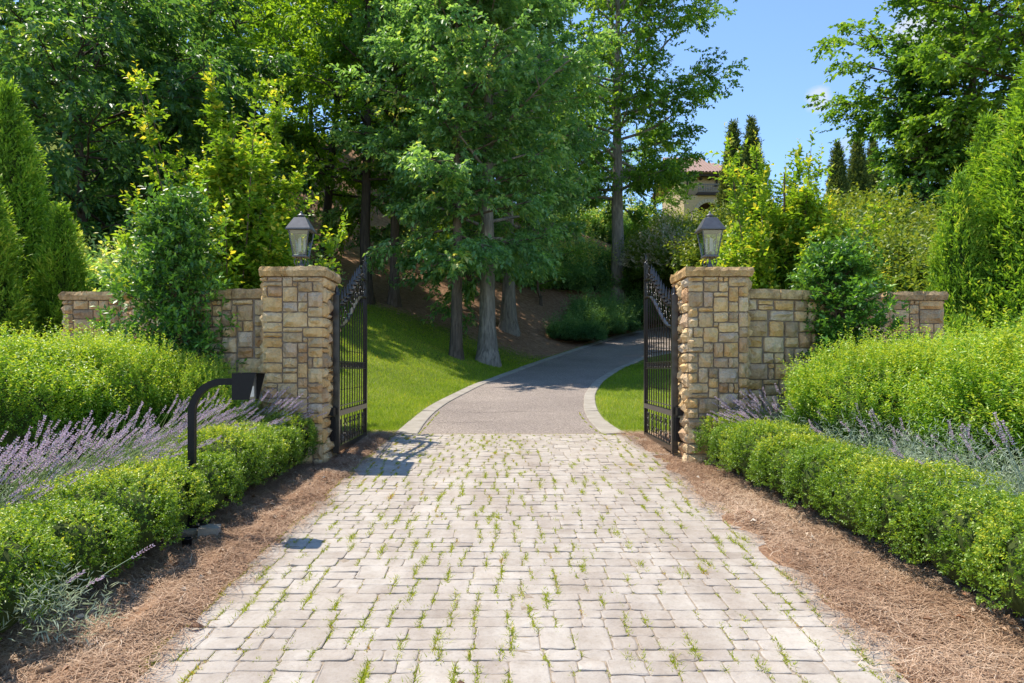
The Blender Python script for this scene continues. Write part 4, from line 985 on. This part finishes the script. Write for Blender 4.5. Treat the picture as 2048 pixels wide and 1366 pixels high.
# arborvitae and cypresses: cones of upright fan sprays
def conifer(seed, H, Rb, n_, lL, lW, mat, pw=1.25, lump=.10, up=1.0, k=8, splen=.26, base=.0):
    rng = np.random.default_rng(seed); lv = Leaves()
    f = 1 - np.sqrt(rng.random(n_)) ** 1.0; f = np.where(rng.random(n_) < .25, rng.random(n_), f); az = rng.uniform(0, 6.28, n_)
    nz = wav(rng, 10, 4.0); nz2 = wav(rng, 8, 9.0); q = np.stack([np.cos(az), np.sin(az), f * H / Rb * .5], 1)
    prof = np.minimum(1.0, (.72 + f * 3.0)) * (1 - f ** pw) ** .8
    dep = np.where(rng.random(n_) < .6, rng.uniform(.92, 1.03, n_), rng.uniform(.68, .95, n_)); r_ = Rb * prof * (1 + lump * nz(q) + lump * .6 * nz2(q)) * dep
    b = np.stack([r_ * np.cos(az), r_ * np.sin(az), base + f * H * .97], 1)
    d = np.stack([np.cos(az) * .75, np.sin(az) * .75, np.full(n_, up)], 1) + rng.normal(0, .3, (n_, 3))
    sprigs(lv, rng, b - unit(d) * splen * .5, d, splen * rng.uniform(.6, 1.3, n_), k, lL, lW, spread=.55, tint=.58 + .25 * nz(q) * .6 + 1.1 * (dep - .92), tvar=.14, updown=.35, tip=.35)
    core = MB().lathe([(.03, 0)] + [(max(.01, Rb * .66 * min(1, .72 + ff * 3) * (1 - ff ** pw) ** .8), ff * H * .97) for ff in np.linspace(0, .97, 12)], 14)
    tr = MB().tube([(0, 0, -.3), (0, 0, H * .3)], [.09, .07], 7)
    return [('trunk', tr.me('trunk', M['twig'])), ('inner_twigs', core.me('inner_twigs', M['core'], True)), ('crown', lv.me('crown', mat, .1, .05))]
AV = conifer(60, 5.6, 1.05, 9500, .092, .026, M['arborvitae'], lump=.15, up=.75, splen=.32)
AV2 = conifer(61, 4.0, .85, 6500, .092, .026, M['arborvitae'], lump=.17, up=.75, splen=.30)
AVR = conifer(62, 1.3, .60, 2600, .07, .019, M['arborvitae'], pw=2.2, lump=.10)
def av(parts, label, xp, Y, sc_, rz): x = tx(xp, Y); put('arborvitae', label, 'conifer', 'arborvitae flanking the entrance wall', parts, (x, Y, gzf(x, Y) - .03), rz, sc_)
av(AV, 'tallest arborvitae column at the left edge of the picture', 12, 11.8, (1, 1, 1.03), 0)
av(AV2, 'arborvitae cone just behind the left end pillar', 122, 11.6, (.8, .8, .93), 1)
av(AV2, 'arborvitae cone cut by the left picture edge, in front of the tallest', -28, 10.3, (.85, .85, .98), 2)
av(AV, 'tallest arborvitae column at the right edge of the picture', 2075, 11.8, (1.2, 1.2, 1.14), 3)
av(AV, 'middle arborvitae column left of the tallest one at right', 1975, 12.6, (.85, .85, .98), 4)
av(AV2, 'slim arborvitae cone behind the right end pillar', 1918, 12.0, (.78, .78, 1.08), 5)
av(AVR, 'low round arborvitae beside the right end pillar', 1918, 10.6, (.9, .9, 1.35), .5)
av(AVR, 'low round arborvitae at the right edge under the tall ones', 2040, 10.3, (1.3, 1.3, 1.3), 1.5)
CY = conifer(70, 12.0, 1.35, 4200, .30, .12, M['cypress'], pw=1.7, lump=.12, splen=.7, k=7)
def cyp(label, xp, ytop, Y, sc_, rz): 
    x = tx(xp, Y); zt = CAMZ + (HY - ytop) / F_PX * Y; put('cypress', label, 'conifer', 'dark cypress columns on the hill', CY, (x, Y, zt - 12.0 * sc_), rz, (sc_, sc_, sc_))
cyp('dark cypress column hiding the right end of the house', 1466, 240, 68, 1.0, 0)
cyp('dark cypress column right of the one beside the house', 1503, 232, 72, 1.06, 1)
cyp('dark cypress column alone against the sky above the right wall', 1675, 282, 74, 1.0, 2)
cyp('dark cypress column touching the spreading tree at right', 1716, 264, 78, 1.08, 3)
cyp('dark cypress column partly hidden by the spreading tree', 1746, 275, 82, 1.06, 4)

# junipers, flowering shrubs and understorey
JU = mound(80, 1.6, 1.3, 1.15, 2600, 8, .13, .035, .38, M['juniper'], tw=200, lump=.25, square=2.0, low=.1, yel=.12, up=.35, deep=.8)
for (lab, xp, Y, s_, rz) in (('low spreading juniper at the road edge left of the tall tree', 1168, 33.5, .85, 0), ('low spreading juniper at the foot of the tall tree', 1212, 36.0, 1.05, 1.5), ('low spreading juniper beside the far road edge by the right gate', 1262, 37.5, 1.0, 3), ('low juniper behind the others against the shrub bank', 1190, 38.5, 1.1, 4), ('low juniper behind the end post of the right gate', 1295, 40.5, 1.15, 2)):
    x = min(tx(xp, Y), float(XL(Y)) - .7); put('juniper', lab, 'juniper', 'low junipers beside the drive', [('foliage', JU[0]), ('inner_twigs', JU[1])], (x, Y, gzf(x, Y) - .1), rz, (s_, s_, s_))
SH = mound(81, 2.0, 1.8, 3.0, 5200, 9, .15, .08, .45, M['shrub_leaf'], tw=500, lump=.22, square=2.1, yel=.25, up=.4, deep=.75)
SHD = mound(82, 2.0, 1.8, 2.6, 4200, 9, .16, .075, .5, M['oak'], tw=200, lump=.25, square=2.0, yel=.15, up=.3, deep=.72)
def panicles(seed, n_):
    rng = np.random.default_rng(seed); fl = Leaves(); d = unit(rng.normal(size=(n_, 3)) + np.array([-.5, -.9, .6])); d[:, 2] = np.abs(d[:, 2]); P = np.c_[d[:, 0] * 2.0, d[:, 1] * 1.8, (.42 + d[:, 2] * .58) * 3.0]
    D = d * .8 + rng.normal(0, .3, (n_, 3)) + np.array([0, 0, .25]); sprigs(fl, rng, P, D, .60, 14, .12, .08, spread=.35, tint=.6, updown=1.0); return fl.me('flower_panicles', M['panicle'], .3, 0)
PAN = panicles(83, 300)
def shrub(parts, label, xp, ytop, Y, s_, rz, h, name='shrub', group='understorey trees and shrubs on the slope'):
    x = tx(xp, Y); z = CAMZ + (HY - ytop) / F_PX * Y - h * s_; put(name, label, 'shrub', group, parts, (x, Y, min(z, gzf(x, Y) + 2.0)), rz, (s_, s_, s_))
fo = [('foliage', SH[0]), ('inner_twigs', SH[1])]; fd = [('foliage', SHD[0]), ('inner_twigs', SHD[1])]
shrub(fo + [('flower_panicles', PAN)], 'large shrub with cream flower panicles right of the tall tree', 1338, 440, 40, 1.1, 0, 3, 'flowering_shrub')
shrub(fo + [('flower_panicles', PAN)], 'large shrub with cream flower panicles just left of the right lantern', 1368, 455, 39, 1.0, .2, 3, 'flowering_shrub')
shrub(fo + [('flower_panicles', PAN)], 'large shrub with cream flower panicles below the house arch', 1350, 452, 47, 1.25, 5.6, 3, 'flowering_shrub')
shrub(fo, 'green shrub behind the right lantern', 1445, 440, 50, 1.2, 2, 3)
shrub(fd, 'dark shrub mass behind the flowering shrubs, right of the tall trunk', 1275, 520, 43.5, 1.2, 3, 2.6)
shrub(fd, 'dark shrub behind the junipers left of the tall trunk', 1165, 500, 44, 1.3, 4, 2.6)
shrub(fd, 'dark shrub under the trees between straw and junipers', 1110, 510, 43, 1.2, 5, 2.6)
for k, (xp, yt, Y, s_) in enumerate(((1480, 470, 34, 1.3), (1560, 450, 36, 1.4), (1640, 440, 40, 1.4), (1700, 430, 30, 1.15), (1760, 440, 27, 1.2), (1820, 480, 24, 1.1), (1610, 500, 22, .9), (1735, 500, 20, .95), (1860, 540, 18, .9), (1560, 425, 60, 1.5), (1620, 430, 62, 1.4))):
    lab = ['low bright shrub between the right lantern and right hornbeam', 'bright shrub on the bank behind the right hornbeam', 'bright shrub on the bank right of the right hornbeam tip', 'bright shrub below the lone cypress', 'bright shrub under the overhanging branch at right', 'light green shrub left of the slim arborvitae', 'light green shrub close behind the right wing wall', 'light green shrub above the right holly', 'small light shrub behind the right end pillar', 'far pale shrub on the skyline right of the house', 'far pale shrub on the skyline left of the lone cypress'][k]
    shrub(fo, lab, xp, yt, Y, s_, k * 1.1, 3, group='shrubs on the right bank')
for (xp, yt, Y, s_, lab) in ((690, 470, 40, 1.2, 'dark shrub at the top of the straw bank behind the left gate'), (850, 480, 42, 1.3, 'dark shrub at the top of the straw bank behind the slender tree'), (965, 500, 42, 1.2, 'dark shrub at the top of the straw bank behind the stout tree'), (1050, 515, 43, 1.3, 'dark shrub on the bank behind the small multi stemmed tree'), (1215, 430, 52, 1.6, 'dark tall shrub far behind the trunk of the tall tree'), (1120, 440, 54, 1.7, 'dark tall shrub far behind the small multi stemmed tree')):
    shrub(fd, lab, xp, yt, Y, s_, xp * .01, 2.6)
for k, (xp, yt, Y, s_) in enumerate(((225, 545, 14.5, .8), (330, 530, 16.5, .85), (440, 540, 21, 1.0), (560, 530, 25, 1.1), (90, 520, 16, .9), (60, 440, 24, 1.3), (215, 450, 27, 1.3))):
    lab = ['dark leafy shrub behind the wall by the left end pillar', 'dark leafy shrub behind the left holly', 'dark leafy shrub behind the left hornbeam', 'dark leafy shrub below the left lantern, behind the pillar', 'dark leafy shrub behind the far left arborvitae', 'tall dark shrub up the slope at the left picture edge', 'tall dark shrub up the slope above the left end pillar'][k]
    shrub(fd, lab, xp, yt, Y, s_, k * 1.7, 2.6, group='dark shrubs behind the left wall')

# ------------------------------------------------------------------ house on the hill
def brick_mat():
    m, t, out = node_mat('tan_brick')
    g = t.nodes.new('ShaderNodeTexCoord'); b = t.nodes.new('ShaderNodeTexBrick'); mp = t.nodes.new('ShaderNodeMapping'); mp.inputs['Rotation'].default_value = (R(90), 0, 0)
    t.links.new(g.outputs['Object'], mp.inputs[0]); t.links.new(mp.outputs[0], b.inputs['Vector']); b.inputs['Scale'].default_value = 2.2
    b.inputs['Color1'].default_value = (.58, .41, .22, 1); b.inputs['Color2'].default_value = (.50, .34, .18, 1); b.inputs['Mortar'].default_value = (.52, .40, .26, 1)
    prin(t, out, b.outputs[0], .9, .2); return m
M['brick'] = brick_mat()
M['trimstone'] = plain('cast_stone_trim', (.50, .40, .28), .8, .2, .1, 4)
M['darkwood'] = plain('dark_eave_wood', (.045, .030, .024), .7, .3, .2)
M['tile'] = plain('clay_roof_tile', (.34, .225, .18), .85, .2, .25, 6)
M['rail'] = plain('weathered_rail', (.20, .175, .165), .6, .3, .2)
M['dark'] = plain('dark_interior', (.11, .065, .045), .9, .1, .2)
HYD = 86.0
hroot = empty('hill_house', (0, 0, 0)); tag(hroot, 'tan brick house with clay tile roof on the hill above the drive', 'house')
def hp(x, y, Y=HYD): return px(x, y, Y)
e0 = hp(1368, 352); e1 = hp(1500, 352); zbase = 9.0
ax = hp(1418, 0).x; arch_r = 1.55; zsp = hp(0, 430).z; zc = hp(0, 391).z; zev = hp(0, 352).z
# front wall with an arched opening
outl = [(e0.x, zbase), (ax - arch_r, zbase), (ax - arch_r, zsp)] + [(ax - arch_r * math.cos(a), zsp + arch_r * math.sin(a)) for a in np.linspace(.15, math.pi - .15, 13)] + [(ax + arch_r, zsp), (ax + arch_r, zbase), (e1.x, zbase), (e1.x, zc), (e0.x, zc)]
k = len(outl); V = [(x, HYD, z) for x, z in outl] + [(x, HYD + .5, z) for x, z in outl]
obj('wall', mesh('wall', V, [list(range(k)), list(range(2 * k - 1, k - 1, -1))] + [[(i + 1) % k, i, k + i, k + (i + 1) % k] for i in range(k)], M['brick']), hroot)
obj('loggia_back_wall', MB().box(e0.x, e1.x, HYD + 3.0, HYD + 3.2, zbase, zc).me('loggia_back_wall', M['dark']), hroot)
tr = MB()
for i in range(15):
    a0, a1 = math.pi * i / 15 + .01, math.pi * (i + 1) / 15 - .01; q = []
    for yy in (HYD - .08, HYD + .1):
        for a, r_ in ((a0, arch_r - .02), (a1, arch_r - .02), (a1, arch_r + .38), (a0, arch_r + .38)): q.append((ax - r_ * math.cos(a), yy, zsp + r_ * math.sin(a)))
    tr.add(q, [[0, 1, 2, 3], [7, 6, 5, 4], [0, 4, 5, 1], [2, 6, 7, 3], [1, 5, 6, 2], [0, 3, 7, 4]])
obj('arch_trim', tr.me('arch_trim', M['trimstone']), hroot)
obj('balcony_slab', MB().box(e0.x + 1.6, e1.x, HYD - .35, HYD + .99, zc + .001, zc + .32).me('balcony_slab', M['darkwood']), hroot)
obj('upper_wall', MB().box(e0.x + .01, e1.x, HYD + 1.0, HYD + 1.5, zc + .33, zev + .6).me('upper_wall', M['brick']), hroot)
obj('side_wall', MB().box(e0.x, e0.x + .5, HYD + .51, HYD + 12, zbase, zev - .03).me('side_wall', M['brick']), hroot)
x = e0.x + 1.7; rl = obj('railing', MB().box(e0.x + 1.6, e1.x, HYD - .28, HYD - .16, zc + 1.25, zc + 1.36).box(e0.x + 1.6, e1.x, HYD - .25, HYD - .19, zc + .42, zc + .48).me('railing', M['rail']), hroot)
bal = MB().lathe([(.035, .0), (.035, .1), (.07, .28), (.03, .5), (.03, .74)], 6).me('baluster', M['rail'])
while x < e1.x - 3: obj('baluster', bal, rl, (x, HYD - .22, zc + .49)); x += .21
obj('downspout', MB().box(hp(1376, 0).x - .08, hp(1376, 0).x + .08, HYD + .2, HYD + .38, zbase, zev).me('downspout', M['darkwood']), hroot)
for xb in (1405, 1424, 1438):
    xx = hp(xb, 0).x; b = MB().box(xx - .12, xx + .12, HYD + .3, HYD + .99, zev - .25, zev - .03)
    if xb == 1438: b.box(xx - .11, xx + .11, HYD + .8, HYD + .98, zc + 1.5, zev - .251); b.box(xx - .35, xx + .35, HYD + .78, HYD + .99, zc + 1.35, zc + 1.499)
    obj('bracket', b.me('bracket', M['darkwood']), hroot)
obj('eave_beam', MB().box(e0.x - .5, e1.x + .4, HYD - .1, HYD + .29, zev - .02, zev + .30).me('eave_beam', M['darkwood']), hroot)
# roof: rows of barrel tiles on a hip
rx0, rx1 = e0.x - 1.0, e1.x + 1.0; zr0 = zev + .32; rise, run = 3.9, 7.5; roof = MB()
ncol = int((rx1 - rx0) / .42)
for c in range(ncol):
    xa = rx0 + c * .42; xm = xa + .21; lim = min((xm - rx0), (rx1 - xm)) / run * 1.0; tmax = min(1.0, max(.05, lim)) if c > ncol * .5 else 1.0
    prof = [(0, 0), (.07, .11), (.21, .16), (.35, .11), (.42, 0)]; V = []; nr = max(2, int(14 * tmax))
    for r_ in range(nr + 1):
        t = tmax * r_ / nr
        for (u, h_) in prof: V.append((xa + u, HYD - .5 + t * run, zr0 + t * rise + h_ ))
    F = [[r_ * 5 + j, r_ * 5 + j + 1, r_ * 5 + j + 6, r_ * 5 + j + 5] for r_ in range(nr) for j in range(4)]; roof.add(V, F)
rf = obj('roof', MB().add([(rx0, HYD - .45, zr0 - .01), (rx1, HYD - .45, zr0 - .01), (rx1 - run, HYD + run - .5, zr0 + rise), (rx0, HYD + run - .5, zr0 + rise), (rx0, HYD + 2 * run, zr0), (rx1, HYD + 2 * run, zr0)], [[0, 1, 2, 3], [1, 5, 2], [3, 2, 5, 4]]).me('roof', M['tile']), hroot)
tag(obj('roof_tiles', roof.me('roof_tiles', M['tile']), rf), kind='stuff')

# ------------------------------------------------------------------ grass, weeds, straw, litter
rng = np.random.default_rng(90)
def blades(P, h, wd, rng, lean=.35, tint=None):
    n_ = len(P); a = rng.uniform(0, 6.28, n_); s = np.stack([np.cos(a), np.sin(a), 0 * a], 1); l = rng.normal(0, lean, (n_, 2)); h = np.broadcast_to(h, (n_,))[:, None]; wd = np.broadcast_to(wd, (n_,))[:, None]
    top_ = P + np.concatenate([l, np.ones((n_, 1))], 1) * h
    V = np.stack([P - s * wd / 2, P + s * wd / 2, top_], 1).reshape(-1, 3); F = np.arange(3 * n_).reshape(-1, 3)
    return V, F
def scatter(n_, x0, x1, y0, y1, keep, pw=1.0):
    X = rng.uniform(x0, x1, n_); Y = y0 + (y1 - y0) * rng.random(n_) ** pw; k_ = keep(X, Y); return X[k_], Y[k_]
Xa, Ya = scatter(230000, -8.0, 2.0, 10.75, 29.5, lambda X, Y: (X < XL(Y) - .03) & (X > -2.2 - .36 * (Y - 10.7)) & ((Y > 11.1) | (X > -2.4)) & (rng.random(len(X)) > sstep(Y, 25.0, 29.5)), 1.5)
Xb, Yb = scatter(90000, 1.2, 8, 10.75, 26, lambda X, Y: (X > XR(Y) + .03) & (X < 2.4 + .45 * (Y - 10.7)), 1.5)
X = np.r_[Xa, Xb]; Y = np.r_[Ya, Yb]; Pg = np.stack([X, Y, gz(X, Y) - .005], 1)
tn = wav(rng, 8, .9)(Pg) * .12 + wav(rng, 8, 3.0)(Pg) * .08
V, F = blades(Pg, rng.uniform(.035, .085, len(Pg)), .006 + .0006 * (Y - 10), rng, .45)
tag(obj('lawn_grass', mesh('lawn_grass', V, F, M['grass'], tint=np.clip(.55 + tn + rng.normal(0, .18, len(Pg)), 0, 1))), 'short mown lawn grass on both sides of the asphalt drive', 'grass', kind='stuff')
# weeds in the paving joints
TP = []; TS = []
for (x, y, wd, dp) in LAY:
    p_ = .50 + .5 * math.exp(-((x + .25) / .5) ** 2) + .3 * (abs(x - .05) > 1.3) - .22 * (.35 < x < 1.2)
    if rng.random() < p_ * 1.05: TP.append((x, y + rng.uniform(.15, .85) * dp)); TS.append(rng.gamma(1.7, .6))
    if rng.random() < p_ * .7: TP.append((x, y + rng.uniform(.0, .3) * dp)); TS.append(rng.gamma(2.0, .4))
    if rng.random() < .16: TP.append((x + rng.uniform(0, 1) * wd, y)); TS.append(rng.gamma(2.0, .35))
for x in np.arange(-1.3, 1.5, .12): TP.append((x + rng.normal(0, .05), 10.66)); TS.append(.5)
for k_ in range(60): i = rng.integers(0, 8); side = rng.choice([0, 1]); E = (EL, ER)[side]; p = E[i] + np.array([.36 if side == 0 else -.36, rng.uniform(0, .4)]); TP.append((p[0], p[1])); TS.append(.6)
V_, W_ = [], []
PB = []; HB_ = []; TI = []
for (p, s_) in zip(TP, TS):
    m = int(8 + 22 * s_); s_ = min(s_, 2.2)
    off = np.stack([rng.normal(0, .004 + .003 * s_, m), rng.normal(0, .016 + .024 * s_, m)], 1)
    q = np.array(p) + off; PB.append(np.c_[q, zr(q[:, 1]) - .008]); HB_.append(rng.uniform(.4, 1.1, m) * (.011 + .0095 * s_)); TI.append(np.clip(rng.normal(.45, .2, m) + (rng.random() < .07) * .5, 0, 1))
PB = np.concatenate(PB); V, F = blades(PB, np.concatenate(HB_), .007, rng, .75)
tag(obj('joint_weeds', mesh('joint_weeds', V, F, M['weed'], tint=np.concatenate(TI))), 'yellow green grass tufts growing in the paving joints', 'weeds', kind='stuff')
# pine straw needles
def needles(X, Y, ln, wd, zoff):
    n_ = len(X); a = rng.uniform(0, 6.28, n_); d = np.stack([np.cos(a), np.sin(a)], 1) * (ln * rng.uniform(.5, 1.2, n_))[:, None]
    sdir = np.stack([-np.sin(a), np.cos(a)], 1) * wd / 2; c = np.stack([X, Y], 1); bow = np.stack([-np.sin(a), np.cos(a)], 1) * (rng.normal(0, .12, n_) * ln)[:, None]
    z = lambda q: np.where((q[:, 0] > -1.70) & (q[:, 0] < 1.86) & (q[:, 1] < 10.7), np.maximum(zr(q[:, 1]) + .002, gz(q[:, 0], q[:, 1])), gz(q[:, 0], q[:, 1]))
    A_, B_, C_ = c - d / 2, c + bow, c + d / 2; zo = rng.uniform(.004, zoff, n_); zt = rng.normal(0, .010, n_)
    def v3(q, dz): return np.c_[q, z(c) + dz]
    V = np.stack([v3(A_ - sdir, zo - zt), v3(A_ + sdir, zo - zt), v3(B_ - sdir, zo + .006), v3(B_ + sdir, zo + .006), v3(C_ - sdir, zo + zt), v3(C_ + sdir, zo + zt)], 1).reshape(-1, 3)
    i = np.arange(n_)[:, None] * 6; F = np.stack([i + np.array([[0, 1, 3, 2]]), i + np.array([[2, 3, 5, 4]])], 1).reshape(-1, 4); return V, F
edge_n = wav(rng, 8, 2.5)
def strawkeep(X, Y):
    e = .07 * edge_n(np.stack([X, Y, 0 * X], 1)) + rng.normal(0, .07, len(X))
    return np.where(X < 0, X < PX0 + .02 + e, X > PX1 - .02 + e)
X1, Y1 = scatter(52000, -2.75, -1.4, 2.3, 10.9, strawkeep, 1.25); X2, Y2 = scatter(60000, 1.55, 3.1, 2.3, 10.9, strawkeep, 1.25)
X3, Y3 = scatter(12000, -6, 1, 26, 36, lambda X, Y: X < XL(Y) - .2)
X = np.r_[X1, X2, X3]; Y = np.r_[Y1, Y2, Y3]
V, F = needles(X, Y, .12, np.where(np.arange(len(X)) < len(X1) + len(X2), .0026, .007)[:, None], .030)
tag(obj('pine_straw', mesh('pine_straw', V, F, M['straw'], tint=np.repeat(np.clip(rng.normal(.46, .2, len(X)) + .2 * edge_n(np.stack([X * .8, Y * .8, 0 * X], 1)) + .08 * edge_n(np.stack([X * 3, Y * 3, 0 * X], 1)), 0, 1), 2))), 'loose brown pine straw needles strewn over the planting beds', 'pine straw', kind='stuff')
# dead leaves
nl = 170; X = np.r_[rng.uniform(-2.5, -1.75, nl // 2), rng.uniform(1.9, 2.8, nl // 2)]; Y = 2.8 + 7.4 * rng.random(len(X)) ** 1.3
P = np.stack([X, Y, gz(X, Y) + .025], 1); D = np.c_[rng.normal(size=(len(X), 2)), rng.normal(0, .2, len(X))]; N = np.array([0, 0, 1.0]) + rng.normal(0, .4, (len(X), 3))
V, F = leaf_geo(P, D, N, rng.uniform(.03, .08, len(X)), rng.uniform(.015, .04, len(X)), .35, .3)
tag(obj('leaf_litter', mesh('leaf_litter', V, F, M['drylitter'], tint=np.repeat(rng.random(len(X)), 2))), 'scattered dry leaves lying on the pine straw', 'leaves', kind='stuff')
for (x, y, s_, lab) in ((-1.62, 3.62, .085, 'curled rust brown leaf at the left paving edge'), (-.21, 3.05, .04, 'small rust brown leaf on the paving near the camera')):
    V, F = leaf_geo(np.array([[x, y, float(zr(y)) + .012]]), np.array([[1.0, .3, .15]]), np.array([[.2, -.3, 1.0]]), s_, s_ * .5, .4, .25); V = V - np.array([x, y, float(zr(y))])
    tag(obj('dry_leaf', mesh('dry_leaf', V, F, M['drylitter'], tint=.1), None, (x, y, float(zr(y)))), lab, 'leaf')
